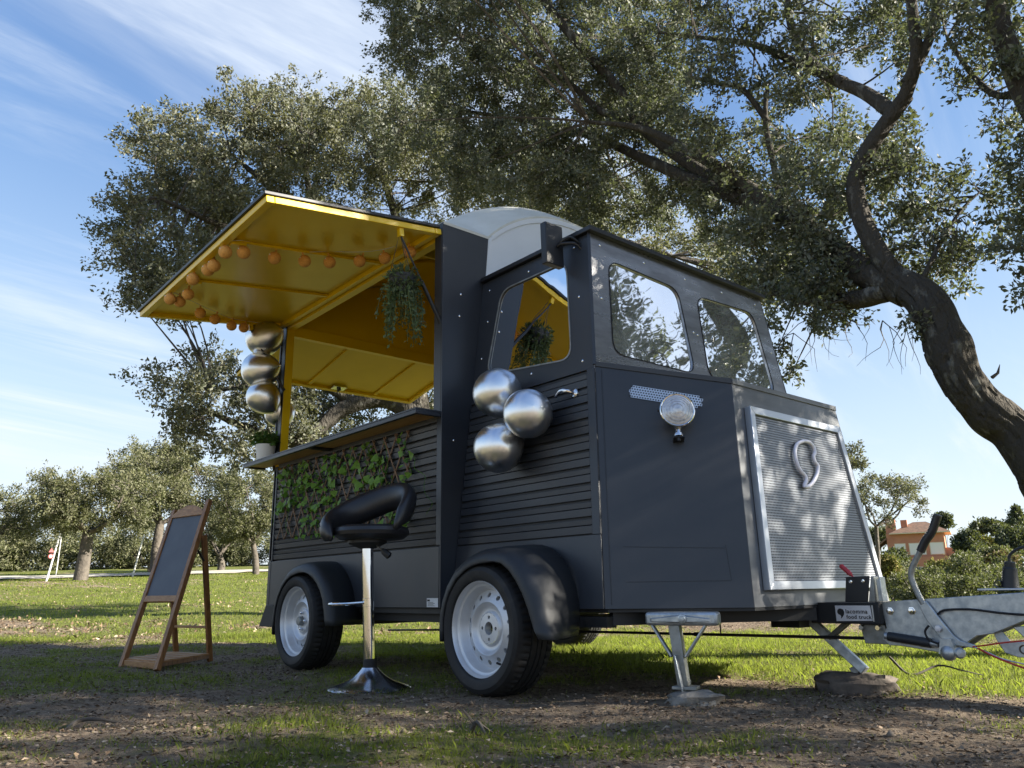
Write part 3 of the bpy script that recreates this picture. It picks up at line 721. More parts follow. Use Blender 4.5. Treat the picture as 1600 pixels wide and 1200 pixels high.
for x, s, e in ((L_ - .03, .30, (L_ - .02, .012, 1.965)), (.04, .32, (.045, -.006, 2.03))):
    a = hp_(x, s, -.034); e = np.array(e)
    b = MB(); b.bar(a + nU * .002, a - nU * .05, .03, .03, (1, 0, 0)); b.build('strut_bracket', 'yellow', AW, bevel=.002)
    a = a - nU * .045; m_ = a + (e - a) * .48
    b = MB(); b.tube([a, m_], .006, 8); b.tube([m_, e], .012, 10); b.build('gas_strut', 'black_metal', AW)
# ---- rear hatch
RH0 = np.array([-.03, 0, 2.585]); dR = np.array([-.963, 0, 2.398]) - RH0; lenR = np.linalg.norm(dR); uR = dR / lenR; nR = np.array([-uR[2], 0, uR[0]]); nR = nR if nR[2] > 0 else -nR
RHt = thing('rear_hatch', None, None); RHt.parent = T; RHt.location = (-2.0, -.2, 2.5)
def rp(s, y, o=0): return RH0 + np.array([0, y, 0]) + uR * s + nR * o
def rslab(s0, s1, y0, y1, o0, o1, name, m, bevel=0):
    b = MB(); b.hexa([rp(s0, y0, o0), rp(s1, y0, o0), rp(s1, y1, o0), rp(s0, y1, o0)], [rp(s0, y0, o1), rp(s1, y0, o1), rp(s1, y1, o1), rp(s0, y1, o1)]); return b.build(name, m, RHt, bevel=bevel)
y0, y1 = -.02, 1.815
rslab(.03, lenR + .01, y0 - .012, y1 + .012, .004, .022, 'outer_skin', 'black_metal')
rslab(.06, lenR - .03, y0 + .03, y1 - .03, -.004, .002, 'inner_skin', 'yellow')
rslab(lenR - .045, lenR, y0, y1, -.03, .0015, 'frame_rail', 'yellow', .003)
rslab(.02, .06, y0, y1, -.03, .0015, 'frame_rail', 'yellow', .003)
rslab(.062, lenR - .047, y0, y0 + .04, -.03, .0015, 'frame_rail', 'yellow', .003)
rslab(.062, lenR - .047, y1 - .04, y1, -.03, .0015, 'frame_rail', 'yellow', .003)
for y in (.64, 1.35): rslab(.062, lenR - .047, y, y + .035, -.02, -.005, 'hatch_rib', 'yellow', .002)
rslab(lenR - .125, lenR - .0475, .88, 1.02, -.03, -.006, 'latch', 'chrome', .004)
rslab(lenR - .11, lenR - .06, .94, .96, -.055, -.031, 'latch_knob', 'plastic_black', .003)
for y in (.03, 1.77):
    a = rp(.42, y, -.03); e = np.array([-.045, y, 2.02]); m_ = a + (e - a) * .45
    b = MB(); b.tube([a, m_], .006, 8); b.tube([m_, e], .012, 10); b.build('gas_strut', 'black_metal', RHt)
# ---- counter shelf
SH = thing('counter_shelf', None, None); SH.parent = T; SH.location = (-.9, -1.19, 1.45)
X0s, X1s, YS = -.225, 2.219, -.188
def sbox(x0, x1, y0, y1, z0, z1, name, m, bevel=0):
    b = MB(); b.box(x0, x1, y0, y1, z0, z1); return b.build(name, m, SH, bevel=bevel)
sbox(X0s, X1s, YS, .03, 1.452, 1.463, 'shelf_top', 'navy', .002)
sbox(X0s, X1s, YS, YS + .024, 1.428, 1.4515, 'shelf_edge', 'navy', .002)
sbox(X0s, X0s + .024, YS + .0245, -.012, 1.428, 1.4515, 'shelf_edge', 'navy', .002)
sbox(X1s - .024, X1s, YS + .0245, -.018, 1.428, 1.4515, 'shelf_edge', 'navy', .002)
for x in (.86,): sbox(x, x + .05, YS + .0245, -.014, 1.424, 1.4515, 'shelf_arm', 'black_metal', .002)
sbox(X0s + .026, .858, YS + .026, -.010, 1.440, 1.4505, 'shelf_board', 'plywood')
sbox(.912, X1s - .026, YS + .026, -.010, 1.440, 1.4505, 'shelf_board', 'plywood')
b = MB(); b.box(.05, L_ - .1, .06, .50, 1.43, 1.47); b.build('inner_counter', 'navy', T, bevel=.003)
b = MB(); b.box(.05, L_ - .1, .06, .08, ZB + .01, 1.428); b.build('counter_front', 'navy', T)
# ---- chassis
for y in (.07, W_ - .13):
    b = MB(); b.box(-.02, 3.35, y, y + .06, .305, ZB - .032); b.build('chassis_rail', 'chassis_black', T)
for x in (.3, 1.2, 1.9, 3.0):
    b = MB(); b.box(x, x + .06, .135, W_ - .135, .308, ZB - .033); b.build('cross_member', 'chassis_black', T)
b = MB(); b.plate([(3.349, .08, ZB - .002), (3.82, .48, ZB - .002), (3.82, W_ - .48, ZB - .002), (3.349, W_ - .08, ZB - .002), (L_, W_ - .08, ZB - .002), (L_, .08, ZB - .002)], (0, 0, -.012)); b.build('cab_floor', 'chassis_black', T)
b = MB(); b.bar((3.33, .12, .345), (3.80, .985, .345), .05, .062); b.build('drawbar_arm', 'chassis_black', T)
b = MB(); b.bar((3.33, W_ - .12, .345), (3.80, W_ - .985, .345), .05, .062); b.build('drawbar_arm', 'chassis_black', T)
for x in (.864,):
    b = MB(); b.tube([(x, -.1, .30), (x, W_ + .1, .30)], .035, 10); b.box(x - .05, x + .05, .15, W_ - .15, .262, .338); b.build('axle', 'chassis_black', T)
b = MB(); b.tube([(-.1, 1.095, .165), (.6, 1.095, .185), (2.367, 1.095, .217), (3.955, 1.095, .234), (4.1, 1.095, .236)], .0075, 8); b.tube([(3.2, 1.095, .226), (3.2, 1.095, .33)], .004, 6); b.lathe([(.011, -.02), (.011, .02)], (3.05, 1.095, .224), (1, 0, 0), 8); b.build('brake_rod', 'chassis_black', T)
# ---- wheels
R_T = .30; ZW = .2995
def sector_ring(b, r0, r1, h0, h1, nh, rc, hr, depth, c, ax, n16=16, phase=0.0):
    """annulus with nh round holes; heights h0 at r0, h1 at r1, each hole with a short wall"""
    c = np.array(c); ex = np.array([1.0, 0, 0]); ez = np.array([0, 0, 1.0])
    def P(r, a, extra=0):
        h = h0 + (h1 - h0) * (r - r0) / (r1 - r0); return c + r * (math.cos(a) * ex + math.sin(a) * ez) + np.array(ax) * (h - extra)
    for s_ in range(nh):
        a0 = 2 * math.pi * s_ / nh + phase; a1 = 2 * math.pi * (s_ + 1) / nh + phase; am = (a0 + a1) / 2
        q = n16 // 4; bd = []
        for i in range(q): bd.append((r0, a0 + (a1 - a0) * i / q))
        for i in range(q): bd.append((r0 + (r1 - r0) * i / q, a1))
        for i in range(q): bd.append((r1, a1 + (a0 - a1) * i / q))
        for i in range(q): bd.append((r1 + (r0 - r1) * i / q, a0))
        vs = []; m = len(bd)
        for (r, a) in bd:
            x, y = r * math.cos(a - am) - rc, r * math.sin(a - am); th = math.atan2(y, x)
            hx, hy = rc + hr * math.cos(th), hr * math.sin(th); rr, aa = math.hypot(hx, hy), am + math.atan2(hy, hx)
            vs += [P(r, a), P(rr, aa), P(rr, aa, depth)]
        fs = []
        for i in range(m):
            j = (i + 1) % m; fs += [(3 * i, 3 * j, 3 * j + 1, 3 * i + 1), (3 * i + 1, 3 * j + 1, 3 * j + 2, 3 * i + 2)]
        b.add(vs, fs)
def make_wheel(hub):
    """wheel about the origin, outer side towards -Y"""
    w = empty('wheel', (0, 0, 0), T)
    ax = (0, -1, 0); h = .002
    pr = [(.208, -.012), (.213, -.002), (.222, .010), (.236, .016), (.262, .017), (.280, .008), (.290, -.008), (.2955, -.022), (.3005, -.040), (.3015, -.052), (.2945, -.0535), (.2945, -.0595), (.3020, -.061), (.3025, -.086), (.2955, -.0875), (.2955, -.0935), (.3028, -.095),
          (.3028, -.112), (.2955, -.1135), (.2955, -.1195), (.3025, -.121), (.3020, -.146), (.2945, -.1475), (.2945, -.1535), (.3015, -.155), (.3005, -.168), (.2955, -.184), (.284, -.197), (.262, -.205), (.236, -.205), (.214, -.190), (.2075, -.17), (.2075, -.03)]
    sh = {7, 8, 9, 24, 25, 26}
    t = MB(); t.lathe(pr, (0, 0, 0), ax, 168, ref=(1, 0, 0), closed=True, mod=lambda i, k: (-.0065 if (i in sh and k % 3 == 0) else (-.003 if (12 <= i <= 13 or 20 <= i <= 21) and k % 4 == 0 else 0)))
    t.build('tyre', 'rubber', w, smooth=28, local=True)
    r = MB()
    r.lathe([(.204, -.022), (.2085, -.006), (.214, .002), (.2165, .0005), (.2165, -.006)], (0, 0, 0), ax, 64)
    r.lathe([(.204, -.022), (.199, -.026), (.193, -.028), (.186, -.040), (.181, -.060), (.174, -.070)], (0, 0, 0), ax, 64)
    sector_ring(r, .125, .174, -.046, -.070, 14, .150, .0115, .03, (0, 0, 0), ax)
    r.lathe([(.125, -.046), (.120, -.0435), (.113, -.047), (.106, -.060), (.092, -.066), (.082, -.066), (.076, -.058), (.070, -.055)], (0, 0, 0), ax, 64)
    sector_ring(r, .030, .070, -.053, -.055, 4, .050, .0085, .02, (0, 0, 0), ax, phase=rad(45))
    r.lathe([(.030, -.053), (.029, -.058), (.029, -.09)], (0, 0, 0), ax, 32)
    r.build('rim', 'rim_silver', w, smooth=40, local=True)
    d = MB()
    if hub: d.lathe([(.19, -.15), (.20, -.095), (.12, -.10), (.031, -.085)], (0, 0, 0), ax, 40)
    else: d.lathe([(.2075, -.03), (.195, -.06), (.195, -.19), (.2075, -.195)], (0, 0, 0), ax, 40)
    d.build('brake_drum' if hub else 'inner_barrel', 'rim_dark', w, local=True)
    v = MB(); a = rad(-60); d_ = np.array([math.cos(a), 0, math.sin(a)]); v.tube([d_ * .180 + (0, .055, 0), d_ * .168 + (0, .030, 0)], .005, 8); v.build('valve', 'rubber', w, local=True)
    for i in range(4):
        a = rad(90 * i); c = np.array([.05 * math.cos(a), 0, .05 * math.sin(a)])
        n_ = MB()
        if hub: n_.lathe([(.012, -.066), (.011, -.040), (.007, -.036), (.0001, -.035)], c, ax, 6)
        else: continue
        n_.build('lug_nut', 'chrome', w, local=True)
    if hub:
        c = MB(); c.lathe([(.0285, -.06), (.0285, -.028), (.024, -.022), (.0001, -.02)], (0, 0, 0), ax, 24); c.build('hub_cap', 'galvanised_dull', w, local=True)
    else:
        c = MB(); c.tube([(0, .20, 0), (0, .34, 0)], .016, 8); c.tube([(-.16, .20, 0), (.16, .20, 0)], .014, 6); c.build('wheel_mount', 'chassis_black', w, local=True)
    return w
def copy_tree(o, parent):
    c = o.copy(); COL.objects.link(c); c.parent = parent
    for ch in o.children: copy_tree(ch, c)
    return c
TL = np.array(T.location)
for hub, x in ((True, .864), (False, 2.802)):
    w = make_wheel(hub); w.location = Vector((x, -.2, ZW)) - Vector(TL)
    if hub: w2 = copy_tree(w, T); w2.location = Vector((x, W_ + .2, ZW)) - Vector(TL); w2.rotation_euler = (0, 0, math.pi)
# ---- mudguards
def fender(xc, prof_ang, near=True, inner=None):
    """swept guard; prof_ang: list of (angle, radius) from behind over the top to the front"""
    rows = []
    sec = [(.052, .0), (-.10, .004), (-.170, .0), (-.200, -.012), (-.216, -.034), (-.222, -.058), (-.218, -.064)]
    for a, r in prof_ang:
        ca, sa = math.cos(rad(a)), math.sin(rad(a)); row = []
        ri = np.interp(a, [q for q, _ in inner[::-1]], [q for _, q in inner[::-1]]) if inner else r
        r_o = r
        for y, dr in sec:
            yy = y if near else W_ - y
            w_i = min(1, max(0, (y + .20) / .25)); r = r_o * (1 - w_i) + ri * w_i
            row.append((xc + (r + dr) * ca, yy, ZW + (r + dr) * sa))
        rows.append(row)
    b = MB(); b.grid(rows)
    o = b.build('mudguard', 'plastic_black', T, smooth=50)
    s = o.modifiers.new('thickness', 'SOLIDIFY'); s.thickness = .006; s.offset = 0
    return o
fa = [(192, .332), (182, .330), (171, .330), (157, .330), (143, .332), (125, .337), (106, .343), (96, .348), (86, .356), (76, .368), (66, .388), (57, .406), (47, .414), (37, .418), (26, .426), (14, .438), (5, .452), (0, .466), (-4, .492)]
ia = [(192, .340), (143, .345), (106, .36), (86, .375), (66, .41), (58, .425), (42, .432), (26, .424), (9, .405), (-5, .385)]
fb = [(196, .345), (180, .338), (163, .335), (146, .335), (130, .337), (114, .341), (100, .348), (85, .358), (74, .376), (63, .400), (54, .420), (46, .438), (36, .460), (27, .480), (18, .494), (9, .503), (2, .512), (-2, .526)]
ib = [(196, .345), (130, .345), (85, .37), (62, .408), (40, .428), (16, .436), (-2, .440)]
fender(2.802, fa, True, ia)
for near in (True, False): fender(.864, fb, near, ib)
for y0, y1 in ((-.20, .02), (W_ - .02, W_ + .20)):
    b = MB(); b.hexa([(.30, y0, .255), (.52, y0, .255), (.52, y1, .255), (.30, y1, .255)], [(.40, y0, .40), (.53, y0, .40), (.53, y1, .40), (.40, y1, .40)]); b.build('mudflap', 'plastic_black', T, bevel=.004)
b = MB(); b.box(2.095, 2.200, -.0148, -.0125, .388, .435); st = b.build('data_sticker', 'white_print', T)
b = MB(); b.box(2.100, 2.125, -.0156, -.0149, .418, .428)
for i in range(4): b.box(2.105, 2.17 - .012 * (i % 2), -.0156, -.0149, .394 + i * .006, .3962 + i * .006)
b.build('sticker_print', 'print_black', st)

# ---- drawbar, coupling and legs
DR = thing('drawbar', None, None); DR.parent = T; DR.location = (2.3, 0, .33)
def xz(poly, y0, y1, name, m, parent=DR, bevel=.003):
    b = MB(); b.plate([(x, y0, z) for x, z in poly], (0, y1 - y0, 0)); return b.build(name, m, parent, bevel=bevel)
b = MB(); b.box(3.78, 4.105, .99, 1.20, .300, .392); b.build('beam', 'chassis_black', DR, bevel=.004)
plate = [(4.098, .394), (4.665, .430), (4.90, .440), (4.90, .335), (4.647, .322), (4.53, .272), (4.47, .262), (4.40, .215), (4.33, .19), (4.16, .212), (4.112, .212), (4.085, .236), (4.092, .262), (4.108, .285)]
xz(plate, 1.03, 1.042, 'side_plate', 'galvanised')
xz(plate, 1.148, 1.160, 'side_plate', 'galvanised')
b = MB(); b.hexa([(4.10, 1.0425, .380), (4.90, 1.0425, .432), (4.90, 1.1475, .432), (4.10, 1.1475, .380)], [(4.10, 1.0425, .393), (4.90, 1.0425, .4405), (4.90, 1.1475, .4405), (4.10, 1.1475, .393)]); b.build('top_plate', 'galvanised', DR)
for x, z in ((4.135, .355), (4.228, .357), (4.705, .40)):
    b = MB(); b.lathe([(.0001, .012), (.011, .011), (.013, .009), (.013, .003), (.017, .0025), (.017, 0)], (x, 1.0295, z), (0, -1, 0), 6); b.build('bolt', 'chrome', DR, smooth=20)
b = MB(); b.tube([(4.108, 1.012, .253), (4.125, 1.012, .250)], .016, 12); b.tube([(4.292, 1.012, .229), (4.325, 1.012, .224)], .013, 12); b.build('spring_cap', 'galvanised', DR)
b = MB(); b.tube([(4.122, 1.012, .2505), (4.294, 1.012, .2285)], .0195, 16); b.build('spring_cylinder', 'plastic_black', DR)
lever = xz([(4.262, .398), (4.300, .398), (4.352, .315), (4.388, .262), (4.412, .243), (4.466, .228), (4.466, .215), (4.40, .222), (4.372, .220), (4.345, .238), (4.318, .275), (4.285, .33)], 1.012, 1.024, 'brake_lever_plate', 'galvanised')
b = MB(); b.lathe([(.0001, .014), (.012, .013), (.014, .010), (.014, 0)], (4.335, 1.0115, .288), (0, -1, 0), 6); b.build('bolt', 'plate_silver', DR, smooth=20)
b = MB(); b.tube(smooth_path([(4.283, 1.02, .385), (4.262, 1.02, .445), (4.250, 1.02, .495), (4.262, 1.02, .540), (4.310, 1.02, .612)], 5), .0125, 12); bl = b.build('brake_handle', 'galvanised_dull', DR)
b = MB(); b.tube(smooth_path([(4.303, 1.02, .602), (4.330, 1.02, .645), (4.362, 1.02, .682), (4.390, 1.02, .737), (4.396, 1.02, .752)], 4), [.0175] * 14 + [.018, .017, .010], 14); b.build('grip', 'leather', bl)
b = MB(); b.ball((4.365, 1.0, .195), .032, 18, 10); b.hexa([(4.33, .985, .19), (4.40, .985, .19), (4.40, 1.02, .19), (4.33, 1.02, .19)], [(4.345, .985, .25), (4.385, .985, .25), (4.385, 1.02, .25), (4.345, 1.02, .25)]); b.lathe([(.0001, .006), (.016, .004), (.022, -.004), (.018, -.008)], (4.412, .992, .196), nrm(np.array([.6, -.8, 0])), 14); b.build('coupling_joint', 'galvanised', DR)
b = MB(); b.tube(smooth_path([(4.30, 1.004, .30), (4.283, 1.0, .275), (4.295, .998, .245), (4.34, .996, .226), (4.388, .996, .224)], 5), .0045, 8); b.tube(smooth_path([(4.335, 1.02, .345), (4.37, 1.015, .362), (4.47, 1.012, .365), (4.60, 1.012, .350), (4.8, 1.012, .34)], 5), .0045, 8); b.build('brake_cable', 'rubber', DR)
xz([(4.52, .30), (4.545, .30), (4.58, .245), (4.70, .24), (4.70, .19), (4.60, .185), (4.555, .20), (4.53, .25)], 1.05, 1.06, 'hitch_cheek', 'galvanised')
xz([(4.595, .30), (4.72, .31), (4.72, .25), (4.64, .25)], 1.05, 1.06, 'hitch_cheek', 'galvanised')
b = MB(); b.lathe([(.012, -.001), (.018, .004), (.018, 0)], (4.625, 1.0495, .215), (0, -1, 0), 14); b.build('hitch_eye', 'dead_wood', DR)
b = MB(); b.tube(smooth_path([(4.46, 1.0, .222), (4.52, .99, .232), (4.58, .985, .243), (4.72, .985, .262)], 5), .0035, 6); b.tube(smooth_path([(4.48, .99, .218), (4.54, .98, .19), (4.60, .97, .168), (4.72, .96, .13)], 5), .004, 6); b.build('breakaway_wire', 'red_wire', DR)
b = MB(); b.tube(smooth_path([(4.47, .992, .221), (4.52, .985, .202), (4.57, .98, .182), (4.66, .97, .165)], 5), .003, 6); b.build('steel_cable', 'aluminium', DR)
b = MB(); b.box(4.49, 4.72, 1.05, 1.14, .437, .446); b.build('cover_plate', 'aluminium', DR, bevel=.003)
b = MB(); b.lathe([(.032, 0), (.030, .02), (.026, .075), (.020, .082), (.020, .10), (.012, .104), (.0001, .105)], (4.60, 1.09, .447), nrm(np.array([.14, 0, 1])), 16); b.tube(smooth_path([(4.613, 1.09, .545), (4.62, 1.09, .575), (4.66, 1.09, .60), (4.74, 1.09, .61)], 4), .006, 8); b.lathe([(.014, -.01), (.014, .012)], (4.565, 1.075, .463), (0, -1, 0), 12); b.build('gaiter', 'plastic_black', DR)
# winch bracket with red lever, name plate
br = xz([(3.958, .394), (4.062, .394), (4.085, .506), (3.975, .504)], .985, .992, 'bracket', 'black_metal')
xz([(4.064, .394), (4.098, .394), (4.098, .502), (4.088, .506)], .990, 1.06, 'bracket_side', 'galvanised_dull', br)
for x, z in ((3.998, .482), (4.055, .484)):
    b = MB(); b.lathe([(.0001, .006), (.008, .005), (.009, 0)], (x, .9845, z), (0, -1, 0), 8); b.build('bolt', 'chrome', br)
b = MB(); b.tube([(4.005, 1.0, .50), (3.985, 1.0, .522)], .004, 6); b.tube([(3.994, 1.0, .512), (3.983, 1.0, .524), (3.953, 1.0, .552), (3.948, 1.0, .556)], [.009, .011, .011, .006], 10); b.build('red_lever', 'red_plastic', br)
b = MB(); b.box(4.105, 4.135, 1.0, 1.008, .398, .49); b.box(4.1355, 4.142, .96, 1.008, .398, .50); b.build('hinge_plate', 'galvanised', br, bevel=.002)
b = MB(); b.plate([(3.908, .9885, .379), (4.070, .9885, .379), (4.074, .9885, .315), (3.908, .9885, .311)], (0, -.004, 0)); npl = b.build('name_plate', 'plate_silver', DR)
b = MB(); b.box(4.0765, 4.082, .984, .9895, .312, .380); b.build('plate_edge', 'aluminium', npl)
def text(body, loc, size, parent):
    c = bpy.data.curves.new('lettering', 'FONT'); c.body = body; c.size = size; c.extrude = .0006; c.materials.append(MATS['print_black']); c.space_character = 1.12; c.offset = .0004
    tmp = bpy.data.objects.new('lettering_outline', c); COL.objects.link(tmp)
    me = bpy.data.meshes.new_from_object(tmp.evaluated_get(bpy.context.evaluated_depsgraph_get())); me.name = 'lettering'; bpy.data.objects.remove(tmp)
    o = bpy.data.objects.new('lettering', me); COL.objects.link(o); o.parent = parent
    off = Vector(TL) + DR.location
    o.location = Vector(loc) - off; o.rotation_euler = (math.pi / 2, 0, 0)
    return o
text('lacomma', (3.955, .9838, .3455), .0255, npl)
text('food truck', (3.957, .9838, .3225), .0235, npl)
sw = [(3.935, .366), (3.945, .362), (3.949, .352), (3.947, .340), (3.939, .329), (3.930, .322), (3.933, .332), (3.929, .338), (3.921, .341), (3.916, .349), (3.918, .359), (3.926, .366)]
b = MB(); b.plate([(x, .9843, z) for x, z in sw], (0, -.0006, 0)); b.build('comma_logo', 'print_black', npl)
xz([(3.985, .298), (4.095, .298), (4.118, .215), (4.00, .215)], 1.04, 1.15, 'coupler_body', 'galvanised_dull')
for x in (4.0, 4.075):
    b = MB(); b.tube([(x, 1.038, .284), (x, 1.015, .284)], .010, 10); b.build('bolt', 'chrome', DR)
# near corner leg
CL = thing('corner_leg', None, None); CL.parent = T; CL.location = (1.75, -.9, .2)
ld = nrm(np.array([.93, .36, 0])); lp = np.array([3.62, .245, 0])
def lbar(a, bb, w, h, name, m, bevel=.003):
    b = MB(); b.bar(np.array(a), np.array(bb), w, h); return b.build(name, m, CL, bevel=bevel)
def lq(u, v, z): return lp + ld * u + np.array([ld[1], -ld[0], 0]) * v + np.array([0, 0, z])
lbar(lq(-.155, 0, .3425), lq(.155, 0, .3425), .07, .055, 'leg_head', 'galvanised', .012)
b = MB(); b.hexa([lq(-.13, .036, .330), lq(0, .036, .326), lq(.13, .036, .330), lq(.13, .036, .345), lq(0, .036, .36), lq(-.13, .036, .345)], [lq(-.12, .043, .333), lq(0, .043, .331), lq(.12, .043, .333), lq(.12, .043, .342), lq(0, .043, .354), lq(-.12, .043, .342)]); b.lathe([(.0001, .014), (.011, .013), (.013, .008), (.018, .007), (.019, 0)], lq(.012, .043, .343), np.array([ld[1], -ld[0], 0]), 12); b.build('leg_pivot', 'galvanised', CL)
lbar(lq(-.035, 0, .316), lq(-.012, 0, .075), .046, .046, 'leg_tube', 'galvanised_dull')
lbar(lq(-.030, .027, .20), lq(-.005, .027, .045), .050, .006, 'leg_slide', 'galvanised')
lbar(lq(-.13, .012, .317), lq(-.052, .012, .190), .030, .010, 'leg_brace', 'galvanised')
lbar(lq(.10, .012, .317), lq(.006, .012, .190), .030, .010, 'leg_brace', 'galvanised')
lbar(lq(-.055, 0, .070), lq(.045, 0, .070), .07, .014, 'leg_foot', 'galvanised_dull')
lbar(lq(-.012, 0, .078), lq(-.010, 0, .10), .045, .045, 'leg_shoe', 'galvanised_dull')
# second leg, swung down at a slant under the drawbar
C2L = thing('corner_leg', None, None); C2L.parent = T; C2L.location = (2.0, .1, .2)
def l2(a, bb, w, h, name, m):
    b = MB(); b.bar(np.array(a), np.array(bb), w, h, (0, -1, .2)); return b.build(name, m, C2L, bevel=.003)
l2((3.655, 1.13, .345), (3.94, 1.13, .090), .040, .040, 'leg_tube', 'galvanised')
l2((3.915, 1.10, .318), (3.795, 1.10, .228), .022, .008, 'leg_brace', 'galvanised_dull')
l2((3.905, 1.15, .318), (3.785, 1.15, .228), .022, .008, 'leg_brace', 'galvanised_dull')
l2((3.775, 1.09, .232), (3.815, 1.17, .232), .014, .014, 'leg_pin', 'chassis_black')
l2((3.885, 1.13, .105), (3.90, 1.13, .075), .035, .03, 'leg_foot', 'galvanised_dull')
b = MB(); b.box(3.55, 3.70, 1.02, 1.2, .275, .306); b.build('leg_mount', 'chassis_black', C2L)
# dark cabinet inside, visible through the side window
cb_ = MB(); cb_.box(1.80, 2.16, 1.62, 2.10, 1.55, 2.32); cab = cb_.build('storage_cabinet', 'plastic_black', None, bevel=.006); tag(cab, 'dark cabinet inside the trailer, seen through the side door window', 'cabinet')
d_ = MB(); d_.box(1.81, 2.15, 1.608, 1.619, 1.56, 2.31); d_.build('cabinet_door', 'plastic_black', cab, bevel=.003)
# ------------------------------------------------------------------ bar stool
ST = thing('bar_stool', 'black padded bar stool with chrome column and footrest beside the trailer', 'bar stool', (2.142, -.385, 0))
gs = float(gz(2.142, -.385))
so = np.array([2.142, -.385, gs])
b = MB(); b.lathe([(.205, .000), (.206, .006), (.196, .014), (.165, .024), (.125, .038), (.085, .060), (.055, .086), (.040, .102), (.0375, .106)], so, (0, 0, 1), 48); b.build('base', 'chrome_dull', ST)
b = MB(); b.lathe([(.034, .104), (.034, .145), (.030, .147)], so, (0, 0, 1), 24); b.build('base_collar', 'rubber', ST)
tilt = nrm(np.array([-.022, -.035, 1.0]))
b = MB(); b.lathe([(.0285, .14), (.0285, .40), (.030, .401), (.030, .44), (.0285, .441), (.0285, .70)], so, tilt, 28); b.build('column', 'chrome', ST)
la = np.array([.62, .77, 0]); lb = np.array([-.77, .62, 0])         # screen-right and away
b = MB(); c0 = so + tilt * .42
b.tube(smooth_path([c0 - la * .02, c0 - la * .10 - lb * .03 + (0, 0, -.004), c0 - la * .185 - lb * .02 + (0, 0, -.006), c0 - la * .20 + lb * .05 + (0, 0, -.006), c0 - la * .13 + lb * .13 + (0, 0, -.006), c0 + la * .0 + lb * .10, c0 + lb * .02], 5), .0095, 10); b.build('footrest', 'chrome', ST)
sc = so + tilt * .785
b = MB(); b.lathe([(.035, -.095), (.075, -.08), (.10, -.067), (.10, -.05), (.0001, -.05)], sc, (0, 0, 1), 24); b.build('seat_plate', 'plastic_black', ST)
b = MB()
b.lathe([(.0001, -.024), (.12, -.024), (.168, -.017), (.192, .002), (.197, .020), (.190, .038), (.16, .050), (.09, .046), (.0001, .042)], sc + la * .02 + np.array([0, 0, -.030]), nrm(np.array([.0, .0, 1])), 40); b.build('seat', 'leather', ST)
# back: one padded ring that rises from the front left of the seat to the back right
ring = []; rr_ = []; NR = 44
for k in range(NR + 1):
    t = k / NR; a = rad(-42 + 262 * t); ca, sa = math.cos(a), math.sin(a); h = math.sin(math.pi * min(1, max(0, t))) ** .75
    ring.append(sc + la * (.213 * ca) + lb * (.200 * sa) + np.array([0, 0, -.030 + .190 * h + .080 * ca * (.35 + .65 * h)]))
    rr_.append(.036 + .034 * h)
b = MB(); m = 16; vs = []
for k in range(NR + 1):
    tn_ = nrm(ring[min(k + 1, NR)] - ring[max(k - 1, 0)]); out = nrm((ring[k] - sc) * (1, 1, 0)); out = nrm(out - tn_ * np.dot(out, tn_)); u2 = np.cross(tn_, out)
    en = min(1, .35 + min(k, NR - k) * .22)
    for j in range(m):
        an = 2 * math.pi * j / m
        vs.append(ring[k] + (out * rr_[k] * .72 * math.cos(an) + u2 * rr_[k] * 1.12 * math.sin(an)) * en)
b.add(vs, [(k * m + j, k * m + (j + 1) % m, (k + 1) * m + (j + 1) % m, (k + 1) * m + j) for k in range(NR) for j in range(m)] + [tuple(range(m))[::-1], tuple(range(NR * m, NR * m + m))])
bk_ = b.build('backrest', 'leather', ST, smooth=80)
b = MB(); b.tube([r + nrm((r - sc) * (1, 1, 0)) * (q * .73) + np.array([0, 0, .020]) for r, q in zip(ring[4:NR - 3], rr_[4:NR - 3])], .0022, 6); b.build('seam', 'plastic_black', bk_)
b = MB(); b.tube([sc + (0, 0, -.07), sc + la * .045 - lb * .03 + (0, 0, -.075), sc + la * .085 - lb * .04 + (0, 0, -.105)], .004, 8); b.build('lift_lever', 'chrome', ST)
b = MB(); e = sc + la * .082 - lb * .04 + np.array([0, 0, -.102]); b.tube([e, e + la * .012 + (0, 0, -.010), e + la * .040 + (0, 0, -.033), e + la * .045 + (0, 0, -.037)], [.008, .017, .019, .010], 8); b.build('lever_knob', 'plastic_black', ST)

# ------------------------------------------------------------------ easel chalkboard
EA = thing('chalkboard_easel', 'wooden easel with a blank grey chalkboard standing on the grass', 'easel', (-.2, -.55, 0))
def gp3(x, y, dz=0): return np.array([x, y, float(gz(x, y)) * .5 + dz])
f1, f2 = np.array([.163, -.81, .0]), np.array([-.289, -.906, .0])
t1, t2 = np.array([-.205, -.440, 1.135]), np.array([-.655, -.536, 1.118])
nE = nrm(np.cross(f2 - f1, t1 - f1)); nE = nE if nE[1] < 0 else -nE
wE = nrm(f2 - f1)
def ebar(p, q, w, h, name, m='wood', up=None):
    b = MB(); b.bar(p, q, w, h, up if up is not None else nE); return b.build(name, m, EA, bevel=.003)
ebar(f1, t1 + (t1 - f1) * .025, .042, .034, 'side_rail'); ebar(f2, t2 + (t2 - f2) * .0, .042, .034, 'side_rail')
def on(t, s): return f1 + (t1 - f1) * t + wE * s
WE = np.linalg.norm(f2 - f1) - .022
ebar(on(.395, .022), on(.395, WE), .045, .028, 'lower_rail', 'wood_pale')
b = MB(); pl = [on(.925, .022), on(.925, WE)] + [on(.925 + .075 * (1 - ((s - .5) / .5) ** 2) * .75 + .022, .022 + (WE - .022) * s) for s in np.linspace(1, 0, 15)]
b.plate([p - nE * .014 for p in pl], nE * .028); b.build('arched_rail', 'wood_pale', EA, bevel=.002)
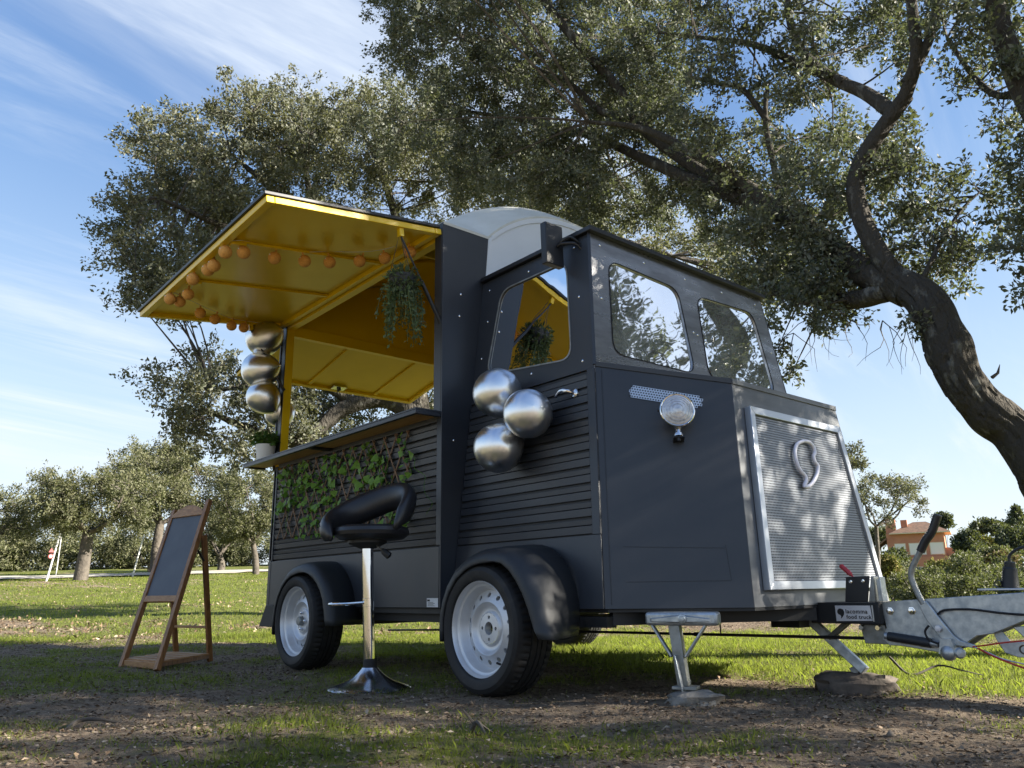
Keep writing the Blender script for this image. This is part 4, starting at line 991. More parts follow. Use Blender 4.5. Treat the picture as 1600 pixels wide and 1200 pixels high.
b = MB(); b.plate([on(.413, .020) - nE * .008, on(.413, WE + .002) - nE * .008, on(.930, WE + .002) - nE * .008, on(.930, .020) - nE * .008], nE * .010); b.build('chalkboard', 'slate', EA)
r1, r2 = np.array([-.314, -.295, .0]), np.array([-.766, -.391, .0])
hx1 = on(.80, -.02) - nE * .03; hx2 = on(.80, WE + .02) - nE * .03
ebar(hx1, r1, .036, .028, 'rear_leg', up=wE); ebar(hx2, r2, .036, .028, 'rear_leg', up=wE)
ebar(r1 + (hx1 - r1) * .27 + wE * .016, r2 + (hx2 - r2) * .27 - wE * .016, .030, .018, 'rear_rail', 'wood_pale', (0, 0, 1))
ebar(on(.70, -.012) - nE * .02, hx1 + (r1 - hx1) * .22, .012, .016, 'stay', 'plastic_black')
fm = .035
for k in range(5):
    t = .10 + .19 * k
    p = f1 + (r1 - f1) * t + np.array([0, 0, .052]); q = f2 + (r2 - f2) * t + np.array([0, 0, .052])
    b = MB(); b.bar(p - wE * .012, q + wE * .012, .075, .012, (0, 0, 1)); b.build('tray_slat', 'wood_pale', EA, bevel=.002)
ebar(f1 + (0, 0, .035) + (r1 - f1) * .02, r1 + (0, 0, .035), .014, .03, 'tray_rail', up=(0, 0, 1)); ebar(f2 + (0, 0, .035) + (r2 - f2) * .02, r2 + (0, 0, .035), .014, .03, 'tray_rail', up=(0, 0, 1))
ebar(f1 + wE * .02 + (0, 0, .032) - nE * .012, f2 - wE * .02 + (0, 0, .032) - nE * .012, .018, .042, 'tray_front', 'wood_pale', (0, 0, 1))

# ------------------------------------------------------------------ balloons
def balloon(c, r, axis, label, group):
    ax = nrm(np.array(axis, float))
    prof = [(.0001, -1.24), (.05, -1.20), (.028, -1.16), (.16, -1.10), (.36, -.98), (.58, -.80), (.78, -.56), (.92, -.28), (.99, 0), (1.0, .12), (.97, .32), (.88, .55), (.72, .76), (.5, .92), (.25, 1.02), (.0001, 1.05)]
    b = MB(); b.lathe([(max(p * r, 1e-4), (h - .08) * r) for p, h in prof], c, ax, 40)
    o = b.build('balloon', 'balloon_silver', None, smooth=80)
    s = o.modifiers.new('sub', 'SUBSURF'); s.levels = s.render_levels = 1
    tag(o, label, 'balloon', group)
    return o
g1 = 'silver balloons taped to the cab door'; g2 = 'silver balloons stacked at the rear post'
balloon((2.655, .040, 1.490), .134, (-.25, -.70, .72), 'silver balloon at the top of the cab door cluster', g1)
balloon((2.925, .015, 1.322), .127, (.85, -.45, .1), 'silver balloon at the right of the cab door cluster', g1)
balloon((2.700, .005, 1.180), .131, (-.35, -.65, -.62), 'silver balloon at the bottom of the cab door cluster', g1)
balloon((-.03, -.172, 2.452), .146, (-.75, -.45, -.25), 'silver balloon at the top of the rear post stack, touching an orange string light', g2)
balloon((-.05, -.176, 2.190), .148, (-.8, -.5, -.1), 'silver balloon in the middle of the rear post stack', g2)
balloon((-.02, -.145, 1.972), .134, (-.5, -.4, .75), 'silver balloon third from the top of the rear post stack', g2)
balloon((-.10, .03, 1.88), .120, (-.4, .5, -.6), 'silver balloon lowest at the rear post, mostly hidden behind another', g2)

# ------------------------------------------------------------------ string lights
SL = thing('string_lights', 'string of orange cotton ball lights hung under the raised yellow hatch', 'string lights', (.8, -.9, 2.4))
def rng(seed): return np.random.default_rng(seed)
bl_ = [(1.956, -.075, 2.519), (1.816, -.174, 2.500), (1.716, -.294, 2.482), (1.626, -.453, 2.462), (1.589, -.601, 2.442), (1.572, -.786, 2.418), (1.593, -.981, 2.392), (1.56, -1.075, 2.379),
       (1.325, -1.055, 2.381), (1.239, -1.060, 2.381), (1.049, -1.085, 2.376), (.748, -1.015, 2.386), (.573, -1.012, 2.387), (.608, -1.085, 2.378), (.359, -.804, 2.415), (.235, -.656, 2.434), (.106, -.484, 2.456), (.081, -.38, 2.469), (.048, -.229, 2.489)]
cord = [(2.19, -.03, 2.555)] + [(x, y, z + .062 + (.012 if i % 3 == 0 else 0)) for i, (x, y, z) in enumerate(bl_[:7])] + [(1.57, -1.09, 2.425)] + [(x, y + (.02 if i % 2 else -.01), z + .052) for i, (x, y, z) in enumerate(bl_[8:14])] + [(x, y, z + .058) for x, y, z in bl_[14:]]
b = MB(); b.tube(smooth_path(cord, 4), .0022, 5); b.build('cord', 'cord', SL)
bm_ = MB(); bm_.ball((0, 0, 0), .0385, 18, 12); bm_.tube([(0, 0, .036), (0, 0, .060)], .006, 6)
me0 = None
for i, (x, y, z) in enumerate(bl_):
    if me0 is None:
        o = bm_.build('cotton_ball', 'cotton', SL, local=True); me0 = o.data
    else:
        o = bpy.data.objects.new('cotton_ball', me0); COL.objects.link(o); o.parent = SL
    o.location = Vector((x, y, z)) - SL.location; o.rotation_euler = (random.Random(i).uniform(-.3, .3), random.Random(i + 50).uniform(-.3, .3), i)
    b = MB(); b.lathe([(.0001, -.006), (.004, -.004), (.004, .004), (.0001, .006)], (x + .012, y - .034, z + .010), (.2, -1, .2), 6)
    b.build('highlight_dot', 'pot_white', SL)  # white dot painted on each ball for its small highlight

# ------------------------------------------------------------------ plants on the trailer
def strands(rg, n, top, ln, spread, step=.03):
    """drooping stems: returns lists of polylines"""
    out = []
    for i in range(n):
        a = rg.uniform(0, 2 * math.pi); r = spread * math.sqrt(rg.uniform(.05, 1)); d = np.array([math.cos(a), math.sin(a), 0])
        L = ln * rg.uniform(.35, 1.0); p = np.array(top) + d * r * .35; pts = [p]; v = d * rg.uniform(.3, 1.0) + np.array([0, 0, rg.uniform(-.1, .5)])
        k = 0
        while k * step < L:
            v = v * .72 + np.array([0, 0, -.40]) + rg.normal(0, .10, 3); p = p + nrm(v) * step; pts.append(p); k += 1
        out.append(pts)
    return out
HPc = np.array([2.15, -.245, 2.215])
HP = thing('hanging_plant', 'green trailing plant hanging in a basket from the front edge of the yellow hatch', 'hanging plant', (2.15, -.245, 2.2))
rg = rng(5)
st_ = strands(rg, 56, HPc + (0, 0, -.01), .38, .13)
b = MB()
for s_ in st_: b.tube(s_, .0016, 3, False)
b.build('stems', 'hanging_leaf', HP)
pp = []; dd = []
for s_ in st_:
    for i in range(1, len(s_)):
        for _ in range(2): pp.append(s_[i] + rg.normal(0, .006, 3)); dd.append(nrm(s_[i] - s_[i - 1]) + rg.normal(0, .6, 3))
for i in range(520):
    v = rg.normal(0, 1, 3); v /= np.linalg.norm(v); q = HPc + v * np.array([.092, .092, .082]) * rg.uniform(.6, 1.1); pp.append(q); dd.append(v)
pp = np.array(pp); dd = np.array(dd)
V = leaf_quads(pp - np.array(HP.location), dd, rg.uniform(.020, .038, len(pp)), rg, .42)
quads_mesh('foliage', V, 'hanging_leaf', HP)
b = MB(); b.lathe([(.055, -.075), (.075, -.02), (.082, .03), (.078, .03), (.07, -.02)], HPc, (0, 0, 1), 18); b.build('basket', 'plastic_black', HP)
b = MB()
for k in range(3):
    a = k * 2.094; b.tube([HPc + (.08 * math.cos(a), .08 * math.sin(a), .03), (2.17, -.285, 2.512)], .0018, 4)
b.build('hanging_cord', 'twig', HP)
PP = thing('potted_plant', 'small leafy green plant in a white pot on the rear end of the counter', 'potted plant', (-.01, -.10, 1.463))
pc = np.array([-.03, -.095, 1.463])
b = MB(); b.lathe([(.0001, .0), (.058, .0), (.062, .01), (.076, .125), (.078, .13), (.073, .13), (.071, .11), (.0001, .11)], pc, (0, 0, 1), 28); b.build('pot', 'pot_white', PP)
rg = rng(9); pp = []; dd = []
sb = MB()
for i in range(34):
    a = rg.uniform(0, 6.28); r = .13 * math.sqrt(rg.uniform(0, 1)); top = pc + np.array([r * math.cos(a), r * math.sin(a), .17 + rg.uniform(0, .085) - r * .3])
    st0 = pc + np.array([r * .3 * math.cos(a), r * .3 * math.sin(a), .105]); sb.tube([st0, (st0 + top) / 2 + (0, 0, .01), top], .0018, 3, False)
    for k in range(13): 
        t = rg.uniform(.45, 1); pp.append(st0 + (top - st0) * t + rg.normal(0, .006, 3)); q = rg.normal(0, 1, 3); q[2] = q[2] * .4 + .1; dd.append(nrm(q) * 1.6 + np.array([math.cos(a), math.sin(a), 0]) * .7)
sb.build('stems', 'basil_leaf', PP)
pp = np.array(pp); dd = np.array(dd)
V = leaf_quads(pp - np.array(PP.location), dd, rg.uniform(.030, .055, len(pp)), rg, .6)
quads_mesh('foliage', V, 'basil_leaf', PP)
# trellis with ivy
TR = thing('ivy_trellis', 'brown wooden lattice trellis with green ivy leaves fixed under the counter', 'trellis', (1.0, -.02, 1.12))
tx0, tx1, tz0, tz1 = .10, 1.90, .862, 1.405
def clipseg(x, z, dx, dz, L):
    t0, t1 = -9, 9
    for a, da, lo, hi in ((x, dx, tx0, tx1), (z, dz, tz0, tz1)):
        u, v = (lo - a) / da, (hi - a) / da; t0 = max(t0, min(u, v)); t1 = min(t1, max(u, v))
    return t0, t1
nodes_ = []
lm = 0
for sgn, yy in ((1, -.0165), (-1, -.0225)):
    for k in range(-4, 18):
        x = tx0 + k * .132; ang = rad(58)
        t0, t1 = clipseg(x, tz0, sgn * math.cos(ang), math.sin(ang), 0)
        if t1 - t0 < .05: continue
        p = (x + sgn * math.cos(ang) * t0, yy, tz0 + math.sin(ang) * t0); q = (x + sgn * math.cos(ang) * t1, yy, tz0 + math.sin(ang) * t1)
        b = MB(); b.bar(p, q, .011, .0045, (0, 1, 0)); b.build('lath', 'lath', TR)
rg = rng(12)
lf = MB()
# ivy leaf outline with folded halves
ol = [(0, 0), (.34, .12), (.52, .02), (.50, .36), (.30, .62), (.12, .86), (0, 1.0)]
vs = [(0, 0, 0)] + [(x, y - .0, .16 * x) for x, y in ol[1:]] + [(-x, y, .16 * x) for x, y in ol[1:-1]]
n1 = len(ol)
lf.add(vs, [(0, 1, 2, 3), (0, 3, 4), (0, 4, 5, 6), (0, n1 + 2, n1 + 1, n1), (0, n1 + 3, n1 + 2), (0, n1 - 1, n1 + 4, n1 + 3)])
lme = lf.build('leaf', 'ivy_leaf', TR, smooth=60, local=True); first = True
vine = MB()
ivs = []
for i in range(760):
    x = rg.uniform(tx0 - .03, tx1 + .04); z = rg.uniform(tz0 - .02, tz1 - .01)
    if vnoise(x, z, .22, 4) < .30: continue
    if i >= 340:
        ivs.append((x, -.022 - rg.uniform(0, .026), z)); continue
    o = lme if first else bpy.data.objects.new('leaf', lme.data)
    if not first: COL.objects.link(o); o.parent = TR
    first = False
    o.location = Vector((x, -.028 - rg.uniform(0, .030), z)) - TR.location
    s_ = rg.uniform(.034, .060); o.scale = (s_, s_, s_)
    o.rotation_euler = (rad(90) + rg.normal(0, .42) - .3, rg.normal(0, .5), rg.normal(0, .45)); o.rotation_euler.rotate_axis('Z', rg.uniform(1.6, 4.6))
for k in range(9):
    x = tx0 + .1 + k * .2; pts = [(x, -.026, tz1 - .02)]
    for j in range(9): pts.append((pts[-1][0] + rg.normal(0, .045), -.026, pts[-1][2] - .055))
    vine.tube(smooth_path(pts, 3), .0018, 4, False)
vine.build('vine', 'ivy_leaf', TR)
ivs = np.array(ivs); dv = rg.normal(0, 1, ivs.shape) * (1, .35, 1); dv[:, 2] -= .5
tag(quads_mesh('small_leaves', leaf_quads(ivs - np.array(TR.location), nz_ := dv / np.linalg.norm(dv, axis=1)[:, None], rg.uniform(.026, .046, len(ivs)), rg, .75), 'ivy_leaf', TR), kind='stuff')

# ------------------------------------------------------------------ stones and sticks near the trailer
def rock(c, sx, sy_, sz, seed, rot, name, m, label, cat):
    rg = rng(seed); b = MB(); b.ball((0, 0, 0), 1.0, 20, 14)
    V = np.array(b.v); V = np.sign(V) * np.abs(V) ** .62
    V = V * (1 + .42 * (fbm(V[:, 0] + seed, V[:, 1] + V[:, 2] * 1.7, .9, seed % 9) - .5)[:, None] * 2)
    V += rg.normal(0, .030, V.shape)
    V = V * np.array([sx, sy_, sz]); ca, sa = math.cos(rot), math.sin(rot)
    V = np.stack([V[:, 0] * ca - V[:, 1] * sa, V[:, 0] * sa + V[:, 1] * ca, V[:, 2]], 1) + np.array(c); b.v = [tuple(p) for p in V]
    o = b.build(name, m, None, smooth=40); return tag(o, label, cat)
rock((3.655, .240, .012), .110, .070, .046, 3, 1.0, 'stone_block', 'stone', 'flat pale stone block under the upright corner leg', 'stone')
rock((3.90, 1.13, .010), .185, .072, .066, 8, .55, 'log_block', 'dead_wood', 'weathered log lying under the slanted drawbar leg', 'log')
def stick(pts, r, label, branches=()):
    b = MB(); b.tube(smooth_path(pts, 4), list(np.linspace(r, r * .4, (len(pts) - 1) * 4 + 1)), 6)
    for q in branches: b.tube(smooth_path(q, 4), list(np.linspace(r * .6, r * .25, (len(q) - 1) * 4 + 1)), 5)
    o = b.build('fallen_stick', 'twig', None, smooth=60); return tag(o, label, 'stick')
def gp4(x, y, h=.01): return (x, y, float(gz(x, y)) + h)
stick([gp4(2.30, -1.76), gp4(2.15, -1.69, .03), gp4(2.20, -1.63, .035), gp4(2.22, -1.56)], .010, 'dark crooked stick on the earth in the left foreground')
stick([gp4(3.47, -.76, .005), gp4(3.53, -.78, .05), gp4(3.60, -.80, .015)], .010, 'small broken root stub on the earth before the front wheel', [[gp4(3.53, -.78, .05), gp4(3.55, -.73, .01)], [gp4(3.52, -.78, .04), gp4(3.50, -.82, .09)]])
stick([gp4(3.72, 1.85, .09), gp4(3.84, 1.80, .015), gp4(3.92, 1.95, .05), gp4(4.05, 1.90, .045), gp4(4.12, 1.98, .02)], .007, 'forked dark twig on the sunlit grass below the drawbar', [[gp4(3.84, 1.80, .015), gp4(3.92, 1.66, .02)]])


# ------------------------------------------------------------------ poles, road sign, house
def post(x, y, h, lean, label, r=.05, m='pole_grey'):
    z = float(gz(x, y)) - .1; b = MB(); b.tube([(x, y, z), (x + lean[0], y + lean[1], z + h + .1)], [r, r * .8], 10); o = b.build('roadside_pole', m, None); tag(o, label, 'pole', 'pale poles beside the far track'); return o, np.array([x, y, z])
o, pz = post(-31.63, 4.17, 1.95, (0, .30), 'pale leaning pole with a round road sign beside the far track', .042)
b = MB(); b.lathe([(.0001, .0), (.10, .0), (.103, .01), (.10, .02), (.0001, .02)], (-31.56, 4.22, pz[2] + 1.10), (.93, -.36, 0), 24); s_ = b.build('sign_disc', 'sign_red', o, local=True)
b = MB(); b.lathe([(.0001, .024), (.062, .024), (.062, .021)], (-31.56, 4.22, pz[2] + 1.10), (.93, -.36, 0), 24); b.build('sign_face', 'pole_grey', s_, local=True)
b = MB(); b.plate([(-31.56, 4.22 - .10, pz[2] + 1.26), (-31.56, 4.22 + .10, pz[2] + 1.26), (-31.56, 4.22, pz[2] + 1.43)], (.02, -.01, 0)); b.build('warning_triangle', 'sign_red', o, local=True)
post(-34.8, 8.30, 2.0, (0, .34), 'pale leaning pole beside the track, nearer the easel', .042)
post(-37.47, 5.6, 1.9, (0, .02), 'thin pale pole standing behind the signposted one', .026)
HS = thing('house', 'orange two storey house with tiled roof and white shutters on the far hillside', 'house', (-51.99, 135.92, 2.20))
hx, hy, hz_ = HS.location
ca, sa = math.cos(rad(20)), math.sin(rad(20))
def hpnt(u, v, z): return (hx + u * ca - v * sa, hy + u * sa + v * ca, hz_ + z)     # u along the facade, v into the house
def hbox(u0, u1, v0, v1, z0, z1, name, m, parent=None):
    b = MB(); b.hexa([hpnt(u0, v0, z0), hpnt(u1, v0, z0), hpnt(u1, v1, z0), hpnt(u0, v1, z0)], [hpnt(u0, v0, z1), hpnt(u1, v0, z1), hpnt(u1, v1, z1), hpnt(u0, v1, z1)]); return b.build(name, m, parent or HS, smooth=0)
hbox(-4.8, 3.9, 0, 8, -4, 6.6, 'wall', 'house_orange')
hbox(-4.9, 4.9, -.9, -.02, -4, 2.6, 'terrace_wall', 'house_orange')
hbox(3.92, 6.6, .5, 7, -4, 4.0, 'wall', 'house_orange')
b = MB(); b.hexa([hpnt(-4.2, -.8, 6.62), hpnt(4.9, -.8, 6.62), hpnt(4.9, 8.8, 6.62), hpnt(-4.2, 8.8, 6.62)], [hpnt(-.6, 3.6, 8.6), hpnt(1.4, 3.6, 8.6), hpnt(1.4, 4.4, 8.6), hpnt(-.6, 4.4, 8.6)]); b.build('roof', 'roof_tile', HS, smooth=0)
hbox(-4.25, 4.95, -.85, 8.9, 6.45, 6.60, 'eaves', 'house_cream')
b = MB(); b.hexa([hpnt(-9.5, -.5, 2.2), hpnt(-4.85, -.5, 5.6), hpnt(-4.85, 6, 5.6), hpnt(-9.5, 6, 2.2)], [hpnt(-9.5, -.5, 2.5), hpnt(-4.85, -.5, 5.9), hpnt(-4.85, 6, 5.9), hpnt(-9.5, 6, 2.5)]); b.build('side_roof', 'roof_tile', HS, smooth=0)
hbox(-9.0, -4.85, .2, 6, -4, 2.4, 'wall', 'house_orange')
hbox(-4.75, -3.2, .6, 2, 6.62, 9.2, 'chimney', 'house_orange'); hbox(-2.4, -1.4, 1.5, 2.5, 6.62, 8.9, 'chimney', 'house_orange')
for u0, u1 in ((-3.6, -2.1), (-1.4, .9), (1.7, 3.6)):
    w_ = hbox(u0 - .12, u1 + .12, -.05, -.01, 2.9, 4.9, 'window', 'house_cream'); hbox(u0, u1, -.09, -.055, 3.0, 4.8, 'shutter', 'shutter', w_)
w_ = hbox(-1.5, .2, -.95, -.91, -.6, 1.0, 'window', 'house_cream'); hbox(-1.35, .05, -.99, -.955, -.5, .9, 'pane', 'window_dark', w_)

# ------------------------------------------------------------------ ground sheet
def axis_pts(lo, hi, step, far, g=1.16):
    c = list(np.arange(lo, hi, step)); s = step; a = c[-1]
    up = []
    while a < far: s *= g; a += s; up.append(a)
    s = step; a = c[0]; dn = []
    while a > -far: s *= g; a -= s; dn.append(a)
    return np.array(dn[::-1] + c + up)
gx = axis_pts(-3.0, 6.2, .045, 900); gy = axis_pts(-2.4, 4.2, .045, 900)
GX, GY = np.meshgrid(gx, gy, indexing='ij')
GZ = gz(GX, GY)
co = np.stack([GX, GY, GZ], -1).reshape(-1, 3)
nx, ny = GX.shape
I = np.arange(nx * ny).reshape(nx, ny)
F4 = np.stack([I[:-1, :-1], I[1:, :-1], I[1:, 1:], I[:-1, 1:]], -1).reshape(-1, 4)
me = bpy.data.meshes.new('ground')
me.vertices.add(len(co)); me.vertices.foreach_set('co', co.astype(np.float32).ravel())
me.loops.add(F4.size); me.loops.foreach_set('vertex_index', F4.astype(np.int32).ravel())
me.polygons.add(len(F4)); me.polygons.foreach_set('loop_start', np.arange(0, F4.size, 4, dtype=np.int32))
me.polygons.foreach_set('use_smooth', np.ones(len(F4), bool))
me.update(calc_edges=True)
at_ = me.attributes.new('turf', 'FLOAT', 'POINT'); at_.data.foreach_set('value', grassiness(GX, GY).astype(np.float32).ravel())
gm = bpy.data.materials.new('ground'); gm.use_nodes = True
t = gm.node_tree; N = t.nodes; L = t.links.new; bs = N['Principled BSDF']; bs.inputs['Roughness'].default_value = .95; bs.inputs['Specular IOR Level'].default_value = .15
co_ = N.new('ShaderNodeTexCoord')
def tn(sc, det=6, ro=.65):
    n = N.new('ShaderNodeTexNoise'); n.inputs['Scale'].default_value = sc; n.inputs['Detail'].default_value = det; n.inputs['Roughness'].default_value = ro; L(co_.outputs['Object'], n.inputs['Vector']); return n.outputs['Fac']
def ramp(fac, stops):
    r = N.new('ShaderNodeValToRGB'); L(fac, r.inputs[0]); e = r.color_ramp.elements
    e[0].position, e[0].color = stops[0][0], (*stops[0][1], 1); e[1].position, e[1].color = stops[-1][0], (*stops[-1][1], 1)
    for p, c in stops[1:-1]:
        q = e.new(p); q.color = (*c, 1)
    return r.outputs[0]
dirt = ramp(tn(22, 9, .72), [(.26, (.090, .066, .046)), (.41, (.190, .144, .103)), (.56, (.29, .226, .162)), (.74, (.42, .345, .255))])
green = ramp(tn(9, 8, .7), [(.30, (.065, .072, .020)), (.48, (.12, .14, .030)), (.62, (.17, .175, .048)), (.76, (.25, .21, .10))])
att = N.new('ShaderNodeAttribute'); att.attribute_name = 'turf'
w1 = N.new('ShaderNodeMath'); w1.operation = 'MULTIPLY_ADD'; L(tn(5, 7, .7), w1.inputs[0]); w1.inputs[1].default_value = 1.6; w1.inputs[2].default_value = -.80
w2 = N.new('ShaderNodeMath'); w2.operation = 'ADD'; L(att.outputs['Fac'], w2.inputs[0]); L(w1.outputs[0], w2.inputs[1])
w3 = N.new('ShaderNodeMapRange'); w3.interpolation_type = 'SMOOTHSTEP'; L(w2.outputs[0], w3.inputs[0]); w3.inputs[1].default_value = .25; w3.inputs[2].default_value = .75
mx = N.new('ShaderNodeMix'); mx.data_type = 'RGBA'; L(w3.outputs[0], mx.inputs[0]); L(dirt, mx.inputs[6]); L(green, mx.inputs[7]); L(mx.outputs[2], bs.inputs['Base Color'])
bp = N.new('ShaderNodeBump'); bp.inputs['Strength'].default_value = 1.0; bp.inputs['Distance'].default_value = .03; L(tn(48, 8, .75), bp.inputs['Height']); L(bp.outputs[0], bs.inputs['Normal'])
MATS['ground'] = gm
me.materials.append(gm)
go = bpy.data.objects.new('ground', me); COL.objects.link(go); tag(go, kind='structure', label='rough grassy ground with bare brown earth and leaf litter')

def patch(rg, n, f0, f1, k, dens):
    """points on the ground in the wedge of the clearing the photograph looks over, denser near the trailer"""
    u = rg.uniform(0, 1, n * 4); f = (f0 ** k + (f1 ** k - f0 ** k) * u) ** (1 / k); r = f * rg.uniform(-.86, .86, len(f)) + rg.uniform(-.6, .6, len(f))
    x = C2[0] + FH[0] * f + RH[0] * r; y = C2[1] + FH[1] * f + RH[1] * r
    g = grassiness(x, y); keep = rg.uniform(0, 1, len(x)) < dens(g, x, y)
    x, y, g = x[keep][:n], y[keep][:n], g[keep][:n]
    return x, y, g
def blades(name, rg, n, f0, f1, k, h0, h1, w, dens, label):
    x, y, g = patch(rg, n, f0, f1, k, dens); n = len(x); z = gz(x, y) - .006
    dist = np.hypot(x - C2[0], y - C2[1])
    h = rg.uniform(h0, h1, n) * (.45 + .75 * g) * (.8 + .5 * vnoise(x, y, .35, 6)); a = rg.uniform(0, 2 * math.pi, n); ln = rg.uniform(.15, .9, n) * h
    la_ = rg.uniform(0, 2 * math.pi, n); ww = w * rg.uniform(.6, 1.3, n) * np.maximum(1, dist / 7)
    P0 = np.stack([x, y, z], 1); s = np.stack([np.cos(a), np.sin(a), 0 * a], 1) * ww[:, None]; le = np.stack([np.cos(la_), np.sin(la_), 0 * a], 1)
    mid = P0 + le * (ln * .30)[:, None]; mid[:, 2] += h * .58
    tip = P0 + le * ln[:, None]; tip[:, 2] += h
    V = np.stack([P0 - s * .5, P0 + s * .5, mid + s * .38, tip, mid - s * .38], 1)
    o = quads_mesh(name, V, 'grass_blade', None, 5); return tag(o, label, None, None, 'stuff')
rg = rng(21)
blades('grass', rg, 170000, 1.7, 9.5, 1.25, .012, .046, .0027, lambda g, x, y: np.clip((g - .22) * 1.3, .012, 1), 'short green grass growing in tufts around the trailer')
blades('meadow_grass', rg, 90000, 8.5, 48, .9, .018, .055, .006, lambda g, x, y: np.clip((g - .2) * 1.2, .01, 1), 'sunlit short grass across the clearing')
# fallen leaves and crumbs of earth
x, y, g = patch(rg, 52000, 1.7, 13, 1.05, lambda g, x, y: np.clip(1.05 - g * .8, .14, 1))
n = len(x); sz = rg.uniform(.009, .027, n) * np.maximum(1, np.hypot(x - C2[0], y - C2[1]) / 8)
Pq = np.stack([x, y, gz(x, y) + .004 + rg.uniform(0, .010, n)], 1); dq = rg.normal(0, 1, (n, 3)); dq[:, 2] *= .13; dq /= np.linalg.norm(dq, axis=1)[:, None]
sd_ = np.cross(dq, np.array([0, 0, 1.0]) + rg.normal(0, .22, (n, 3))); sd_ /= np.linalg.norm(sd_, axis=1)[:, None]
upq = np.cross(sd_, dq) * (sz * .16)[:, None]; wq = sd_ * (sz * rg.uniform(.2, .34, n))[:, None]
V = np.stack([Pq, Pq + dq * (sz * .45)[:, None] + wq + upq, Pq + dq * sz[:, None], Pq + dq * (sz * .45)[:, None] - wq + upq], 1)
x, y, g = patch(rg, 16000, 9, 34, 1.0, lambda g, x, y: np.clip(1.0 - g * 1.1, .06, 1))
n = len(x); sz = rg.uniform(.03, .07, n); Pq = np.stack([x, y, gz(x, y) + .01 + rg.uniform(0, .02, n)], 1); dq = rg.normal(0, 1, (n, 3)); dq[:, 2] *= .3; dq /= np.linalg.norm(dq, axis=1)[:, None]
V = np.concatenate([V, leaf_quads(Pq, dq, sz, rg, .5)])
tag(quads_mesh('leaf_litter', V, 'litter'), 'dry brown fallen leaves scattered over the bare earth', None, None, 'stuff')
x, y, g = patch(rg, 7500, 1.7, 11, 1.1, lambda g, x, y: np.clip(1.1 - g, .05, 1))
n = len(x); sz = rg.uniform(.003, .009, n) * (1 + 1.2 * (rg.uniform(0, 1, n) > .95)); Pq = np.stack([x, y, gz(x, y) + sz * .2], 1)
oc = np.array([(1, 0, 0), (0, 1, 0), (-1, 0, 0), (0, -1, 0), (0, 0, .8), (0, 0, -.8)], float)
fi = [(0, 1, 4), (1, 2, 4), (2, 3, 4), (3, 0, 4), (1, 0, 5), (2, 1, 5), (3, 2, 5), (0, 3, 5)]
vv_ = Pq[:, None, :] + oc[None] * sz[:, None, None] * rg.uniform(.55, 1.3, (n, 6, 1))
me = bpy.data.meshes.new('earth_crumbs'); me.vertices.add(n * 6); me.vertices.foreach_set('co', vv_.astype(np.float32).ravel())
fa_ = (np.arange(n)[:, None, None] * 6 + np.array(fi)[None]).astype(np.int32); me.loops.add(fa_.size); me.loops.foreach_set('vertex_index', fa_.ravel()); me.polygons.add(n * 8); me.polygons.foreach_set('loop_start', np.arange(0, n * 24, 3, dtype=np.int32)); me.update(calc_edges=True); me.materials.append(MATS['clod'])
o = bpy.data.objects.new('earth_crumbs', me); COL.objects.link(o); tag(o, 'loose crumbs of brown earth on the bare ground', None, None, 'stuff')

# far track
tr_ = [(-66, -20), (-48, -6.5), (-40.5, 1.0), (-37.6, 4.5), (-36.9, 8.0), (-36.4, 12.5), (-36.5, 20)]
tp = smooth_path([(x, y, 0) for x, y in tr_], 10); rows = []
for i, p in enumerate(tp):
    d = nrm(tp[min(i + 1, len(tp) - 1)] - tp[max(i - 1, 0)]); s = np.array([-d[1], d[0], 0])
    rows.append([(p[0] + s[0] * w, p[1] + s[1] * w, float(gz(p[0] + s[0] * w, p[1] + s[1] * w)) + .05 + .10 * (1 - abs(w) / 1.9)) for w in np.linspace(-1.8, 1.8, 6)])
b = MB(); b.grid(rows); tag(b.build('dirt_track', 'road'), kind='structure', label='pale dirt track crossing the far side of the clearing')

# ------------------------------------------------------------------ oaks
def bark_tube(b, P, rr, n, seed=0, amp=.11):
    """trunk with furrowed bark and burls"""
    o = len(b.v); b.tube(P, rr, n); m = len(P); Pa = np.array([np.array(p, float) for p in P]); V = np.array(b.v[o:o + m * n]).reshape(m, n, 3)
    L_a = np.concatenate([[0], np.cumsum(np.linalg.norm(np.diff(Pa, axis=0), axis=1))]); th = np.arange(n) * 2 * math.pi / n
    R_ = np.array(rr)[:, None]; cx_, sx_ = np.cos(th)[None], np.sin(th)[None]
    f = fbm(cx_ * R_ * 14 + L_a[:, None] * 1.6, sx_ * R_ * 14 - L_a[:, None] * 1.3, 1.0, seed, 4) - .5
    g = fbm(cx_ * 1.2 + L_a[:, None] * 1.9, sx_ * 1.2 + 7, 1.0, seed + 5, 3) - .5
    h = np.abs(fbm(cx_ * R_ * 30 + L_a[:, None] * .9, sx_ * R_ * 30 + L_a[:, None] * 1.1, 1.0, seed + 9, 3) - .5)
    k_ = 1 + amp * 1.3 * f + amp * 2.0 * g - amp * .9 * (h < .05)
    V = Pa[:, None, :] + (V - Pa[:, None, :]) * k_[..., None]
    b.v[o:o + m * n] = [tuple(p) for p in V.reshape(-1, 3)]
def limb(b, pts, r0, r1, n=10, k=4):
    P = smooth_path(pts, k); m = len(P); rr = np.linspace(0, 1, m)
    R = [r0 + (r1 - r0) * t for t in rr]
    if n >= 10 and r0 > .08: P = smooth_path(pts, k * 4); m = len(P); R = [r0 + (r1 - r0) * t for t in np.linspace(0, 1, m)]; bark_tube(b, P, R, 22, len(b.v) % 7, .10)
    else: b.tube(P, R, n)
    return P, R
